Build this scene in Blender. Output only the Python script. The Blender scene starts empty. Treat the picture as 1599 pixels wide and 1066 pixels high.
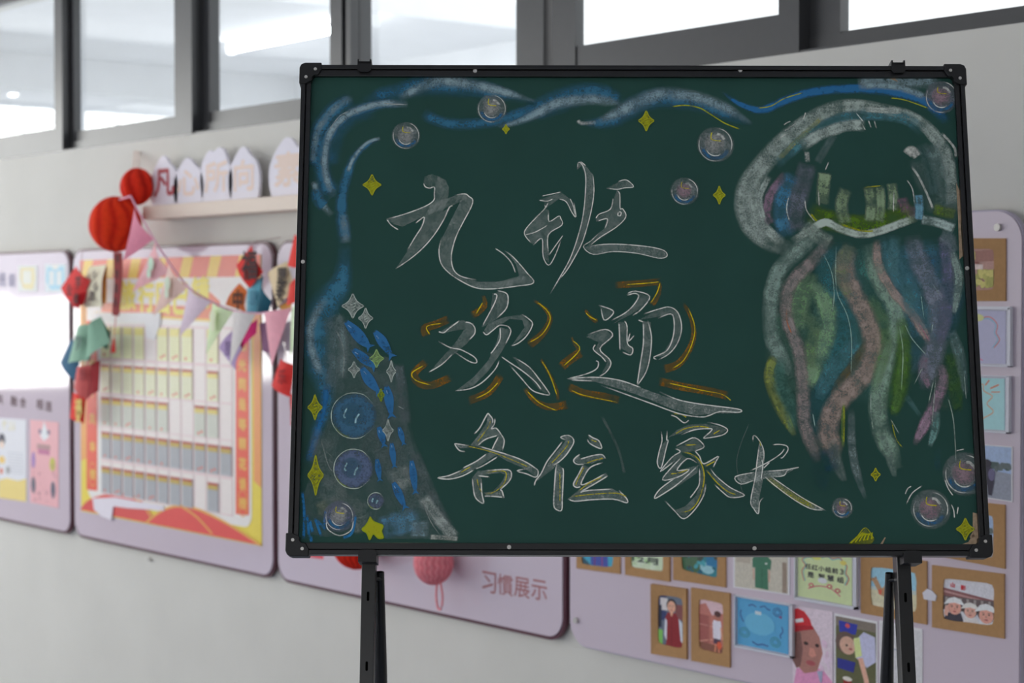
import bpy, bmesh, math, random
from mathutils import Vector, Matrix, Euler, geometry, noise

random.seed(7)
SC = bpy.context.scene
COL = SC.collection

# ---------------------------------------------------------------- camera
FPX = 2900.0
CAM_LOC = Vector((0.0, -3.606, 1.6))
CAM_ROT = Euler((math.radians(88.617), 0.0, math.radians(50.48)), 'XYZ')
cam_data = bpy.data.cameras.new('camera')
cam_data.sensor_width = 36.0
cam_data.lens = FPX / 1599.0 * 36.0
cam_data.dof.use_dof = True
cam_data.dof.focus_distance = 3.27
cam_data.dof.aperture_fstop = 5.0
cam_data.clip_start = 0.05
cam = bpy.data.objects.new('camera', cam_data)
cam.location = CAM_LOC
cam.rotation_euler = CAM_ROT
COL.objects.link(cam)
SC.camera = cam

# ---------------------------------------------------------------- light
world = bpy.data.worlds.new('overcast_sky')
SC.world = world
world.use_nodes = True
bgn = world.node_tree.nodes['Background']
bgn.inputs[0].default_value = (0.965, 0.975, 0.985, 1)
bgn.inputs[1].default_value = 1.2
ldata = bpy.data.lights.new('window_daylight', 'AREA')
ldata.shape = 'RECTANGLE'
ldata.size = 4.7
ldata.size_y = 2.3
ldata.energy = 255.0
ldata.color = (1.0, 1.0, 0.95)
lobj = bpy.data.objects.new('window_daylight', ldata)
lobj.location = (-12.25, -3.35, 1.85)
lobj.rotation_euler = (math.radians(90), 0, math.radians(-90))   # faces +X into the room
COL.objects.link(lobj)

vs = SC.view_settings
vs.view_transform = 'Standard'
vs.look = 'None'
vs.exposure = 0.4
vs.gamma = 1.0
vs.use_curve_mapping = False
try:
    SC.cycles.transparent_max_bounces = 40
except Exception:
    pass

# ---------------------------------------------------------------- helpers
FLOOR_Z = -0.28
CM = CAM_ROT.to_matrix()

def ray(px, py):
    return CM @ Vector(((px - 799.5) / FPX, -(py - 533.0) / FPX, -1.0))

def W(px, py, off=0.0):
    """pixel -> (X, Z) on the vertical plane that lies off metres in front of the wall"""
    d = ray(px, py)
    t = (-off - CAM_LOC.y) / d.y
    p = CAM_LOC + d * t
    return (p.x, p.z)

def lin1(c):
    c /= 255.0
    return c / 12.92 if c <= 0.04045 else ((c + 0.055) / 1.055) ** 2.4

def rgb(r, g, b, k=1.0):
    return tuple(min(0.92, lin1(v) * k) for v in (r, g, b))

def P(r, g, b):          # colour of a surface on the wall, read off the photograph
    return rgb(r, g, b, 1.42)

def CH(r, g, b):         # chalk colour
    return rgb(r, g, b, 1.8)

MATS = {}

def mat(name, col=(0.8, 0.8, 0.8), rough=0.5, spec=0.5, metal=0.0, var=0.0, scale=20.0, bump=0.0, attr=False,
        coat=0.0, trans=0.0, ior=1.5):
    if name in MATS:
        return MATS[name]
    m = bpy.data.materials.new(name)
    m.use_nodes = True
    nt = m.node_tree
    b = nt.nodes['Principled BSDF']
    b.inputs['Roughness'].default_value = rough
    b.inputs['Specular IOR Level'].default_value = spec
    b.inputs['Metallic'].default_value = metal
    b.inputs['IOR'].default_value = ior
    b.inputs['Coat Weight'].default_value = coat
    b.inputs['Coat Roughness'].default_value = 0.05
    b.inputs['Transmission Weight'].default_value = trans
    tc = nt.nodes.new('ShaderNodeTexCoord')
    src = None
    if attr:
        a = nt.nodes.new('ShaderNodeAttribute')
        a.attribute_name = 'paint'
        src = a.outputs['Color']
    else:
        r = nt.nodes.new('ShaderNodeRGB')
        r.outputs[0].default_value = (*col, 1)
        src = r.outputs[0]
    if var > 0:
        n = nt.nodes.new('ShaderNodeTexNoise')
        n.inputs['Scale'].default_value = scale
        n.inputs['Detail'].default_value = 5
        nt.links.new(tc.outputs['Object'], n.inputs['Vector'])
        mr = nt.nodes.new('ShaderNodeMapRange')
        mr.inputs['From Min'].default_value = 0.3
        mr.inputs['From Max'].default_value = 0.7
        mr.inputs['To Min'].default_value = 1 - var
        mr.inputs['To Max'].default_value = 1 + var
        nt.links.new(n.outputs['Fac'], mr.inputs['Value'])
        vm = nt.nodes.new('ShaderNodeVectorMath')
        vm.operation = 'SCALE'
        nt.links.new(src, vm.inputs[0])
        nt.links.new(mr.outputs[0], vm.inputs['Scale'])
        src = vm.outputs[0]
        if bump > 0:
            bp = nt.nodes.new('ShaderNodeBump')
            bp.inputs['Strength'].default_value = bump
            bp.inputs['Distance'].default_value = 0.002
            nt.links.new(n.outputs['Fac'], bp.inputs['Height'])
            nt.links.new(bp.outputs[0], b.inputs['Normal'])
    nt.links.new(src, b.inputs['Base Color'])
    MATS[name] = m
    return m

def glass_mat(name, rough=0.02, tint=(0.97, 0.99, 1.0)):
    m = bpy.data.materials.new(name)
    m.use_nodes = True
    nt = m.node_tree
    nt.nodes.remove(nt.nodes['Principled BSDF'])
    out = nt.nodes['Material Output']
    t = nt.nodes.new('ShaderNodeBsdfTransparent')
    t.inputs[0].default_value = (*tint, 1)
    g = nt.nodes.new('ShaderNodeBsdfGlossy')
    g.inputs['Roughness'].default_value = rough
    lw = nt.nodes.new('ShaderNodeLayerWeight')
    lw.inputs[0].default_value = 0.5
    pw = nt.nodes.new('ShaderNodeMath'); pw.operation = 'POWER'; pw.inputs[1].default_value = 4.0
    nt.links.new(lw.outputs['Facing'], pw.inputs[0])
    f = nt.nodes.new('ShaderNodeMath'); f.operation = 'MULTIPLY_ADD'
    f.inputs[1].default_value = 0.9; f.inputs[2].default_value = 0.03
    nt.links.new(pw.outputs[0], f.inputs[0])
    mx = nt.nodes.new('ShaderNodeMixShader')
    nt.links.new(f.outputs[0], mx.inputs[0])
    nt.links.new(t.outputs[0], mx.inputs[1])
    nt.links.new(g.outputs[0], mx.inputs[2])
    nt.links.new(mx.outputs[0], out.inputs[0])
    return m

def emit_mat(name, col, s):
    m = bpy.data.materials.new(name)
    m.use_nodes = True
    b = m.node_tree.nodes['Principled BSDF']
    b.inputs['Emission Color'].default_value = (*col, 1)
    b.inputs['Emission Strength'].default_value = s
    return m

def chalk_mat():
    m = bpy.data.materials.new('chalk')
    m.use_nodes = True
    nt = m.node_tree
    b = nt.nodes['Principled BSDF']
    b.inputs['Roughness'].default_value = 1.0
    b.inputs['Specular IOR Level'].default_value = 0.05
    a = nt.nodes.new('ShaderNodeAttribute')
    a.attribute_name = 'paint'
    tc = nt.nodes.new('ShaderNodeTexCoord')

    def math_n(op, x, y):
        k = nt.nodes.new('ShaderNodeMath')
        k.operation = op
        for i, v in enumerate((x, y)):
            if isinstance(v, (int, float)):
                k.inputs[i].default_value = v
            else:
                nt.links.new(v, k.inputs[i])
        return k.outputs[0]

    def nz(scale, detail):
        n = nt.nodes.new('ShaderNodeTexNoise')
        n.inputs['Scale'].default_value = scale
        n.inputs['Detail'].default_value = detail
        nt.links.new(tc.outputs['Object'], n.inputs['Vector'])
        mr = nt.nodes.new('ShaderNodeMapRange')
        mr.inputs['From Min'].default_value = 0.32
        mr.inputs['From Max'].default_value = 0.68
        nt.links.new(n.outputs['Fac'], mr.inputs['Value'])
        return mr.outputs[0]
    g1 = nz(330, 2)
    g2 = nz(60, 4)
    g = math_n('ADD', math_n('MULTIPLY', g1, 0.5), math_n('MULTIPLY', g2, 0.5))
    # coverage = smooth threshold of the grain by the pressure stored in alpha
    cov = nt.nodes.new('ShaderNodeMapRange')
    nt.links.new(math_n('ADD', g, a.outputs['Alpha']), cov.inputs['Value'])
    cov.inputs['From Min'].default_value = 0.6
    cov.inputs['From Max'].default_value = 1.3
    al = math_n('ADD', math_n('MULTIPLY', a.outputs['Alpha'], 0.35),
                math_n('MULTIPLY', math_n('MULTIPLY', a.outputs['Alpha'], cov.outputs[0]), 0.85))
    # embossed pores of the sheet show as small dark dots
    vo = nt.nodes.new('ShaderNodeTexVoronoi')
    vo.inputs['Scale'].default_value = 105.0
    vo.inputs['Randomness'].default_value = 0.55
    nt.links.new(tc.outputs['Object'], vo.inputs['Vector'])
    dm = nt.nodes.new('ShaderNodeMapRange')
    dm.inputs['From Min'].default_value = 0.12
    dm.inputs['From Max'].default_value = 0.42
    dm.inputs['To Min'].default_value = 0.62
    dm.inputs['To Max'].default_value = 1.05
    nt.links.new(vo.outputs['Distance'], dm.inputs['Value'])
    al = math_n('MULTIPLY', al, dm.outputs[0])
    nt.links.new(a.outputs['Color'], b.inputs['Base Color'])
    nt.links.new(al, b.inputs['Alpha'])
    return m

class MB:
    def __init__(self):
        self.v = []; self.f = []; self.c = []

    def add(self, vs, fs, col=None, cols=None):
        o = len(self.v)
        self.v += [Vector(q) for q in vs]
        self.f += [tuple(i + o for i in q) for q in fs]
        if cols is None:
            cc = col if col is not None else (0.8, 0.8, 0.8)
            cc = tuple(cc) if len(cc) == 4 else (*cc, 1.0)
            cols = [cc] * len(vs)
        self.c += list(cols)
        return self

    def box(self, a, b, col=None):
        x0, y0, z0 = (min(a[i], b[i]) for i in range(3))
        x1, y1, z1 = (max(a[i], b[i]) for i in range(3))
        return self.add([(x0, y0, z0), (x1, y0, z0), (x1, y1, z0), (x0, y1, z0),
                         (x0, y0, z1), (x1, y0, z1), (x1, y1, z1), (x0, y1, z1)],
                        [(0, 3, 2, 1), (4, 5, 6, 7), (0, 1, 5, 4), (1, 2, 6, 5), (2, 3, 7, 6), (3, 0, 4, 7)], col)

    def prism(self, pts, ya, yb, col=None):
        """polygon of (x,z) points extruded from y=ya (back) to y=yb (front)"""
        n = len(pts)
        vs = [(p[0], ya, p[1]) for p in pts] + [(p[0], yb, p[1]) for p in pts]
        tri = geometry.tessellate_polygon([[Vector((p[0], p[1], 0)) for p in pts]])
        fs = [tuple(t) for t in tri] + [tuple(i + n for i in reversed(t)) for t in tri]
        fs += [(i, (i + 1) % n, (i + 1) % n + n, i + n) for i in range(n)]
        return self.add(vs, fs, col)

    def flat(self, pts, y, col):
        tri = geometry.tessellate_polygon([[Vector((p[0], p[1], 0)) for p in pts]])
        return self.add([(p[0], y, p[1]) for p in pts], [tuple(t) for t in tri], col)

    def tube(self, path, r, seg=8, col=None, caps=True):
        rings = []
        n = len(path)
        path = [Vector(p) for p in path]
        for i, p in enumerate(path):
            d = (path[min(i + 1, n - 1)] - path[max(i - 1, 0)]).normalized()
            up = Vector((0, 0, 1)) if abs(d.z) < 0.95 else Vector((1, 0, 0))
            s = d.cross(up).normalized()
            t = s.cross(d)
            rr = r[i] if isinstance(r, (list, tuple)) else r
            rings.append([p + s * rr * math.cos(2 * math.pi * k / seg) + t * rr * math.sin(2 * math.pi * k / seg) for k in range(seg)])
        vs = [q for rg in rings for q in rg]
        fs = [(i * seg + k, i * seg + (k + 1) % seg, (i + 1) * seg + (k + 1) % seg, (i + 1) * seg + k)
              for i in range(n - 1) for k in range(seg)]
        if caps:
            fs += [tuple(range(seg)), tuple(range((n - 1) * seg, n * seg))]
        return self.add(vs, fs, col)

    def build(self, name, m, parent=None, origin=None, smooth=False, fix=True):
        me = bpy.data.meshes.new(name)
        o = Vector(origin) if origin is not None else Vector((0, 0, 0))
        me.from_pydata([tuple(q - o) for q in self.v], [], self.f)
        ca = me.color_attributes.new('paint', 'FLOAT_COLOR', 'POINT')
        flat = [x for c in self.c for x in c]
        ca.data.foreach_set('color', flat)
        me.update()
        if fix:
            bm = bmesh.new(); bm.from_mesh(me)
            bmesh.ops.recalc_face_normals(bm, faces=bm.faces)
            bm.to_mesh(me); bm.free()
        if smooth:
            for p in me.polygons:
                p.use_smooth = True
        me.materials.append(m)
        ob = bpy.data.objects.new(name, me)
        COL.objects.link(ob)
        if parent is not None:
            ob.parent = parent
        elif origin is not None:
            ob.location = o
        return ob

def tag(o, label=None, cat=None, group=None, kind=None):
    if label: o['label'] = label
    if cat: o['category'] = cat
    if group: o['group'] = group
    if kind: o['kind'] = kind
    return o

def thing(name, label, cat, loc, group=None):
    o = bpy.data.objects.new(name, None)
    o.empty_display_size = 0.1
    o.location = loc
    COL.objects.link(o)
    return tag(o, label, cat, group)

def struct(name, mb, m):
    return tag(mb.build(name, m), kind='structure')

def rrect(x0, x1, z0, z1, r, n=8):
    pts = []
    for cx, cz, a0 in ((x1 - r, z1 - r, 0), (x0 + r, z1 - r, 90), (x0 + r, z0 + r, 180), (x1 - r, z0 + r, 270)):
        for k in range(n + 1):
            a = math.radians(a0 + 90 * k / n)
            pts.append((cx + r * math.cos(a), cz + r * math.sin(a)))
    return pts

def ellipse(cx, cz, rx, rz, n=18, a0=0, a1=360):
    return [(cx + rx * math.cos(math.radians(a0 + (a1 - a0) * k / n)), cz + rz * math.sin(math.radians(a0 + (a1 - a0) * k / n)))
            for k in range(n if a1 - a0 == 360 else n + 1)]

def smooth_path(pts, sub=5):
    if len(pts) < 3:
        a, b = pts[0], pts[-1]
        return [tuple(a[j] + (b[j] - a[j]) * k / 6 for j in range(len(a))) for k in range(7)]
    out = []
    n = len(pts)
    for i in range(n - 1):
        p0 = pts[max(i - 1, 0)]; p1 = pts[i]; p2 = pts[i + 1]; p3 = pts[min(i + 2, n - 1)]
        for k in range(sub):
            t = k / sub
            out.append(tuple(0.5 * (2 * p1[j] + (p2[j] - p0[j]) * t + (2 * p0[j] - 5 * p1[j] + 4 * p2[j] - p3[j]) * t * t
                                    + (3 * p1[j] - p0[j] - 3 * p2[j] + p3[j]) * t ** 3) for j in range(len(p1))))
    out.append(tuple(pts[-1]))
    return out

def stroke2d(mb, pts, w, y, col, sub=4):
    """opaque flat line of width w (metres) through (x,z) points, in the plane y"""
    sp = smooth_path(pts, sub)
    n = len(sp)
    vs = []
    for i, p in enumerate(sp):
        a = sp[max(i - 1, 0)]; b = sp[min(i + 1, n - 1)]
        dx, dz = b[0] - a[0], b[1] - a[1]
        l = math.hypot(dx, dz) or 1
        nx, nz = -dz / l * w / 2, dx / l * w / 2
        vs += [(p[0] - nx, y, p[1] - nz), (p[0] + nx, y, p[1] + nz)]
    mb.add(vs, [(2 * i, 2 * i + 1, 2 * i + 3, 2 * i + 2) for i in range(n - 1)], col)

_TX = {}
def text_geo(s):
    """outline geometry of one character, fitted to the unit square"""
    if s not in _TX:
        cu = bpy.data.curves.new('lettering', 'FONT')
        cu.body = s
        cu.resolution_u = 3
        ob = bpy.data.objects.new('lettering', cu)
        COL.objects.link(ob)
        dg = bpy.context.evaluated_depsgraph_get()
        ev = ob.evaluated_get(dg)
        me = ev.to_mesh()
        vs = [(v.co.x, v.co.y) for v in me.vertices]
        fs = [tuple(p.vertices) for p in me.polygons]
        ev.to_mesh_clear()
        bpy.data.objects.remove(ob)
        bpy.data.curves.remove(cu)
        if vs:
            x0 = min(v[0] for v in vs); x1 = max(v[0] for v in vs)
            y0 = min(v[1] for v in vs); y1 = max(v[1] for v in vs)
            k = max(x1 - x0, y1 - y0) or 1
            vs = [((v[0] - (x0 + x1) / 2) / k, (v[1] - (y0 + y1) / 2) / k) for v in vs]
        _TX[s] = (vs, fs)
    return _TX[s]

def glyph(mb, s, cx, cz, w, h, y, col, rot=0.0, bold=0.0):
    vs, fs = text_geo(s)
    c, sn = math.cos(rot), math.sin(rot)
    offs = [(0, 0)] if not bold else [(-bold, 0), (bold, 0), (0, bold), (0, -bold)]
    for k, (ox, oz) in enumerate(offs):
        mb.add([(cx + ox + (v[0] * w) * c - (v[1] * h) * sn, y - 2e-5 * k, cz + oz + (v[0] * w) * sn + (v[1] * h) * c) for v in vs], fs, col)

def glyph_part(parent, name, s, cx, cz, w, h, y, col, m, bold=0.0, origin=None):
    mb = MB(); glyph(mb, s, cx, cz, w, h, y, col, bold=bold)
    return mb.build(name, m, parent, origin, fix=False)

# ---------------------------------------------------------------- materials
M_WALL = mat('wall_paint', rgb(212, 210, 203, 1.12), 0.75, 0.25, var=0.03, scale=3.0, bump=0.05)
M_FLOOR = mat('floor_terrazzo', (0.27, 0.31, 0.42), 0.5, 0.3, var=0.08, scale=30)
M_CEIL = mat('ceiling_paint', (0.84, 0.855, 0.88), 0.9, 0.1, var=0.02, scale=4)
M_ALU = mat('grey_window_aluminium', (0.043, 0.044, 0.047), 0.36, 0.75, var=0.04, scale=40)
M_GLASS = glass_mat('window_glass')
M_LAV = mat('lavender_acrylic', P(186, 173, 183), 0.07, 0.5, var=0.012, scale=2.0)
M_MAROON = mat('maroon_edge', rgb(82, 42, 54, 1.3), 0.35, 0.4, var=0.03)
M_LAVEDGE = mat('lavender_edge', P(160, 152, 168), 0.3, 0.4, var=0.02)
M_PRINT = mat('printed_paper', attr=True, rough=0.55, spec=0.25, var=0.03, scale=120)
M_PHOTO = mat('glossy_photo_print', attr=True, rough=0.32, spec=0.35, var=0.10, scale=160)
M_CHART = mat('laminated_chart', attr=True, rough=0.42, spec=0.28, var=0.02, scale=60)
M_KRAFT = mat('kraft_card', P(160, 124, 86), 0.85, 0.15, var=0.05, scale=90, bump=0.1)
M_TISSUE = mat('tissue_paper', attr=True, rough=0.85, spec=0.15, var=0.10, scale=60)
M_PAPER = mat('coloured_note_paper', attr=True, rough=0.7, spec=0.2, var=0.05, scale=50)
M_BLACK = mat('black_metal', (0.006, 0.006, 0.007), 0.3, 0.5, var=0.15, scale=60)
M_BLACKP = mat('black_plastic', (0.007, 0.007, 0.008), 0.45, 0.4, var=0.1, scale=80)
M_STEEL = mat('steel', (0.55, 0.53, 0.5), 0.4, 0.5, metal=0.6, var=0.1, scale=200)
M_ACRYL = glass_mat('clear_acrylic', 0.05, (0.96, 0.97, 0.98))
M_GREEN = mat('green_chalkboard', (0.0185, 0.072, 0.058), 0.62, 0.22, var=0.07, scale=7, bump=0.0)
M_CHALK = chalk_mat()
M_WORN = mat('worn_fibreboard', P(150, 130, 108), 0.9, 0.1, var=0.2, scale=150)

# ================================================================ structure
SILL = 2.225
XL, XR = -12.0, 4.0
WT = 0.24                                     # wall thickness
wl = MB()
wl.box((XL, 0, FLOOR_Z), (XR, WT, SILL))
wl.box((XL, 0, 2.98), (XR, WT, 3.4))
wl.box((XL, 0, SILL), (-11.0, WT, 2.98))
wl.box((3.2, 0, SILL), (XR, WT, 2.98))
struct('wall_back', wl, M_WALL)
struct('floor', MB().box((-13.0, -7.5, FLOOR_Z - 0.12), (XR + 1, 0.1, FLOOR_Z)), M_FLOOR)
struct('floor', MB().box((-30.0, 0.1, FLOOR_Z - 0.12), (XR + 1, 14.0, FLOOR_Z)), mat('pale_bounce_floor', (0.75, 0.76, 0.78), 0.6, 0.3, var=0.02))  # floor beyond the windows, made pale to bounce light onto the ceiling
# end wall with a barred window (its daylight shows mirrored in the panels)
we = MB()
we.box((-12.2, -5.8, FLOOR_Z), (-12.0, 0.0, 0.93))
we.box((-12.2, -5.8, 2.95), (-12.0, 0.0, 3.4))
we.box((-12.2, -1.05, 0.93), (-12.0, 0.0, 2.95))
we.box((-12.2, -5.8, 0.93), (-12.0, -5.6, 2.95))
struct('wall_left', we, M_WALL)
# unseen corridor parapet, beam and near-end wall, added to cut the ambient light
struct('wall_front_added', MB().box((-12.0, -5.8, FLOOR_Z), (XR, -5.6, 0.75)).box((-12.0, -5.8, 2.75), (XR, -5.6, 3.4)), M_WALL)
struct('wall_right_added', MB().box((XR, -5.8, FLOOR_Z), (XR + 0.2, WT, 3.4)), M_WALL)
grille = tag(bpy.data.objects.new('window_7', None), kind='structure')
grille.location = (-12.1, -3.6, 0.8); COL.objects.link(grille)
grille.location.z = 0.93
go = grille.location
MB().box((-12.14, -5.6, 0.93), (-12.06, -1.05, 0.97)).box((-12.14, -5.6, 2.91), (-12.06, -1.05, 2.95)) \
    .box((-12.14, -5.6, 0.97), (-12.06, -5.55, 2.91)).box((-12.14, -1.10, 0.97), (-12.06, -1.05, 2.91)) \
    .build('window_frame', M_ALU, grille, go)
for k in range(20):
    yb = -1.31 - k * 0.215
    MB().box((-12.11, yb - 0.005, 0.97), (-12.10, yb + 0.005, 2.91)).build('window_bar', M_ALU, grille, go)
# short curtain with a scalloped hem across the upper half of that window
cur = MB()
rows = 6
for i in range(121):
    yy = -1.1 - 4.45 * i / 120
    hem = 1.62 - 0.05 * abs(math.sin(i * 0.31)) - 0.02 * math.sin(i * 0.9)
    for j in range(rows + 1):
        zz = hem + (2.5 - hem) * j / rows
        cur.v.append(Vector((-11.96 + 0.02 * math.sin(i * 0.8), yy, zz)))
        cur.c.append((0.7, 0.72, 0.75, 1))
cur.f = [(i * (rows + 1) + j, (i + 1) * (rows + 1) + j, (i + 1) * (rows + 1) + j + 1, i * (rows + 1) + j + 1) for i in range(120) for j in range(rows)]
M_CURT = bpy.data.materials.new('sheer_curtain'); M_CURT.use_nodes = True
_n = M_CURT.node_tree
_d = _n.nodes.new('ShaderNodeBsdfDiffuse'); _d.inputs[0].default_value = (0.72, 0.74, 0.78, 1)
_t = _n.nodes.new('ShaderNodeBsdfTranslucent'); _t.inputs[0].default_value = (0.5, 0.52, 0.56, 1)
_m = _n.nodes.new('ShaderNodeMixShader'); _m.inputs[0].default_value = 0.5
_n.links.new(_d.outputs[0], _m.inputs[1]); _n.links.new(_t.outputs[0], _m.inputs[2])
_n.links.new(_m.outputs[0], _n.nodes['Material Output'].inputs[0])
tag(cur.build('curtain', M_CURT, smooth=True, fix=False), 'sheer white curtain with scalloped hem on the barred end window', 'curtain')

# room beyond the high windows: ceiling slab, cross beams
XS = W(585, 30, -2.85)[0]
cb = MB().box((-24, WT, 3.3), (XS, 4.3, 3.45)).box((-12.2, -5.8, 3.4), (XR, WT, 3.55))  # second slab: unseen corridor ceiling, added to dim the sky's ambient light
struct('ceiling', cb, M_CEIL)
struct('wall_far', MB().box((-24, 4.3, FLOOR_Z), (XS, 4.5, 3.45)), M_CEIL)
for k, bxp in enumerate((-16.6, -12.4)):
    struct('trim_%d' % (k + 1), MB().box((bxp - 0.16, WT, 3.05), (bxp + 0.16, 4.3, 3.3)), M_CEIL)

# tube lamp beneath that ceiling
TY = 2.85
xa, za = W(362, 74, -TY); xb, zb = W(578, 38, -TY)
zt = 0.5 * (za + zb)
lamp = thing('tube_lamp', 'long white fluorescent tube glowing behind the high window glass', 'lamp', ((xa + xb) / 2, TY, 3.3))
lo = lamp.location
for xx in (xa + 0.25, xb - 0.25):
    MB().box((xx - 0.03, TY - 0.012, zt + 0.012), (xx + 0.03, TY + 0.012, 3.3)).build('mount', M_CEIL, lamp, lo)
MB().tube([(xa, TY, zt), (xb, TY, zt)], 0.022, 10).build('tube', emit_mat('lit_tube', (1, 1, 1), 15.0), lamp, lo, smooth=True)
for xx in (xa - 0.03, xb + 0.03):
    MB().box((xx - 0.02, TY - 0.03, zt - 0.03), (xx + 0.02, TY + 0.03, zt + 0.05)).build('end_cap', M_CEIL, lamp, lo)

for (dx, dy, lab) in ((-3.4, 0, 'added fill tube, middle of the far ceiling row, brightening the room beyond'), (-6.8, 0, 'added fill tube, last of the far ceiling row, brightening the room beyond'),
                      (0.2, -2.3, 'added fill tube, first of the ceiling row close above the windows'), (-3.2, -2.3, 'added fill tube, middle of the ceiling row close above the windows'),
                      (-6.6, -2.3, 'added fill tube, last of the ceiling row close above the windows')):
    l2 = lamp.copy(); COL.objects.link(l2); l2.location.x += dx; l2.location.y += dy  # extra tubes added only to brighten the ceiling behind the panes
    l2['label'] = lab; l2['group'] = 'added fill tubes beyond the windows'
    for chd in list(lamp.children):
        q_ = chd.copy(); COL.objects.link(q_); q_.parent = l2

# high sliding windows: outer frames, sashes and panes
TOPZ = 2.98
def sash(win, x0, x1, wl_, wr_, zb, yf, railtop=2.93):
    """sash between pixel columns x0..x1 (read on the wall face), stile widths in pixels, pane bottom zb, front face yf"""
    o = win.location
    X0 = W(x0, 463, -yf)[0]; X1 = W(x1, 463, -yf)[0]
    L = W(x0 + wl_, 463, -yf)[0]; R = W(x1 - wr_, 463, -yf)[0]
    d = 0.034
    MB().box((X0, yf, SILL + 0.006), (L, yf + d, TOPZ)).build('stile', M_ALU, win, o)
    MB().box((R, yf, SILL + 0.006), (X1, yf + d, TOPZ)).build('stile', M_ALU, win, o)
    MB().box((L, yf + 0.004, SILL + 0.006), (R, yf + d - 0.004, zb)).build('rail', M_ALU, win, o)
    MB().box((L, yf + 0.004, railtop), (R, yf + d - 0.004, TOPZ)).build('rail', M_ALU, win, o)
    MB().box((L - 0.004, yf + 0.014, zb - 0.004), (R + 0.004, yf + 0.019, railtop + 0.004)).build('pane', M_GLASS, win, o)

def window(n, px0, px1, sashes, zs=0.03):
    X0 = W(px0, 463)[0]; X1 = W(px1, 463)[0]
    win = tag(bpy.data.objects.new('window_%d' % n, None), kind='structure')
    win.location = ((X0 + X1) / 2, 0, SILL); COL.objects.link(win)
    o = win.location
    MB().box((X0, 0.002, SILL), (X1, 0.15, SILL + 0.006)).box((X0, 0.0385, SILL + 0.006), (X1, 0.0415, SILL + zs + 0.012)).build('sill_track', M_ALU, win, o)
    MB().box((X0, -0.004, TOPZ - 0.02), (X1, 0.002, TOPZ)).build('head_track', M_ALU, win, o)
    for s in sashes:
        sash(win, *s)
    return win

window(1, -330, 293, [(-150, 99, 14, 12, 2.33, 0.004), (95, 286, 22, 12, 2.312, 0.043)])
window(2, 293, 556, [(-1 + 302, 531, 27, 15, 2.308, 0.043)])
window(3, 531, 830, [(541, 826, 21, 20, 2.30, 0.043)])
window(4, 830, 1600, [(862, 1236, 36, 22, 2.332, 0.004), (1246, 1640, 64, 30, 2.272, 0.043)])
# posts between the window units
def post(n, px0, px1, yf=-0.004, d=0.12):
    X0 = W(px0, 463)[0]; X1 = W(px1, 463)[0]
    struct('trim_%d' % n, MB().box((X0, yf, SILL), (X1, d, TOPZ)), M_ALU)
post(3, 287, 302); post(4, 528, 536); post(5, 826, 850); post(6, 1236, 1246, 0.0, 0.08); post(7, 541, 548, 0.0, 0.035)
post(8, 1640, 1700)

# ================================================================ chalkboard on its easel
def at_depth(px, py, dep):
    return CAM_LOC + ray(px, py) * dep
PB = at_depth(998.0, 866.5, 3.167)
PT = at_depth(988.0, 102.0, 3.365)
BU = (PT - PB).normalized()
BR = Vector((CM[0][0], CM[1][0], CM[2][0]))
BR = (BR - BU * BR.dot(BU)).normalized()
BN = BR.cross(BU).normalized()                 # towards the camera
BH = (PT - PB).length
BW = 1.2
SURF0 = PB + BN * -0.012                       # writing surface lies 12 mm behind the frame's face
BMAT = Matrix(((BR.x, -BN.x, BU.x, SURF0.x), (BR.y, -BN.y, BU.y, SURF0.y), (BR.z, -BN.z, BU.z, SURF0.z), (0, 0, 0, 1)))

def bpt(px, py):
    d = ray(px, py)
    t = (SURF0 - CAM_LOC).dot(BN) / d.dot(BN)
    r = CAM_LOC + d * t - SURF0
    return (r.dot(BR), r.dot(BU))

board = thing('chalkboard', 'green chalkboard in black frame with coloured chalk drawings and Chinese welcome lettering', 'chalkboard', (0, 0, 0))
board.matrix_world = BMAT
FW = 0.0205
hw = BW / 2
MB().box((-hw + 0.004, 0.0, 0.004), (hw - 0.004, 0.010, BH - 0.004)).build('writing_surface', M_GREEN, board)
MB().box((-hw + 0.006, 0.010, 0.006), (hw - 0.006, 0.014, BH - 0.006)).build('back_sheet', M_BLACKP, board)
def rail_bar(a, b, horiz, inner_sign):
    mb = MB()
    if horiz:
        (x0, z0), (x1, z1) = a, b
        zi = z1 if inner_sign > 0 else z0
        # outer lip, proud; inner flat lip, lower
        zo0, zo1 = (z0, z0 + 0.008) if inner_sign > 0 else (z1 - 0.008, z1)
        mb.box((x0, -0.0125, zo0), (x1, 0.016, zo1))
        zi0, zi1 = (z0 + 0.0092, z1) if inner_sign > 0 else (z0, z1 - 0.0092)
        mb.box((x0, -0.009, zi0), (x1, -0.001, zi1))
        zg0, zg1 = (z0 + 0.0078, z0 + 0.0094) if inner_sign > 0 else (z1 - 0.0094, z1 - 0.0078)
        mb.box((x0, -0.007, zg0), (x1, 0.0, zg1))
    else:
        (x0, z0), (x1, z1) = a, b
        xo0, xo1 = (x0, x0 + 0.008) if inner_sign > 0 else (x1 - 0.008, x1)
        mb.box((xo0, -0.0125, z0), (xo1, 0.016, z1))
        xi0, xi1 = (x0 + 0.0092, x1) if inner_sign > 0 else (x0, x1 - 0.0092)
        mb.box((xi0, -0.009, z0), (xi1, -0.001, z1))
        xg0, xg1 = (x0 + 0.0078, x0 + 0.0094) if inner_sign > 0 else (x1 - 0.0094, x1 - 0.0078)
        mb.box((xg0, -0.007, z0), (xg1, 0.0, z1))
    ob = mb.build('frame_rail', M_BLACK, board)
    bv = ob.modifiers.new('bevel', 'BEVEL'); bv.width = 0.0012; bv.segments = 2
    return ob
fr_b = rail_bar((-hw, 0.0), (hw, FW), True, 1)
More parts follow.
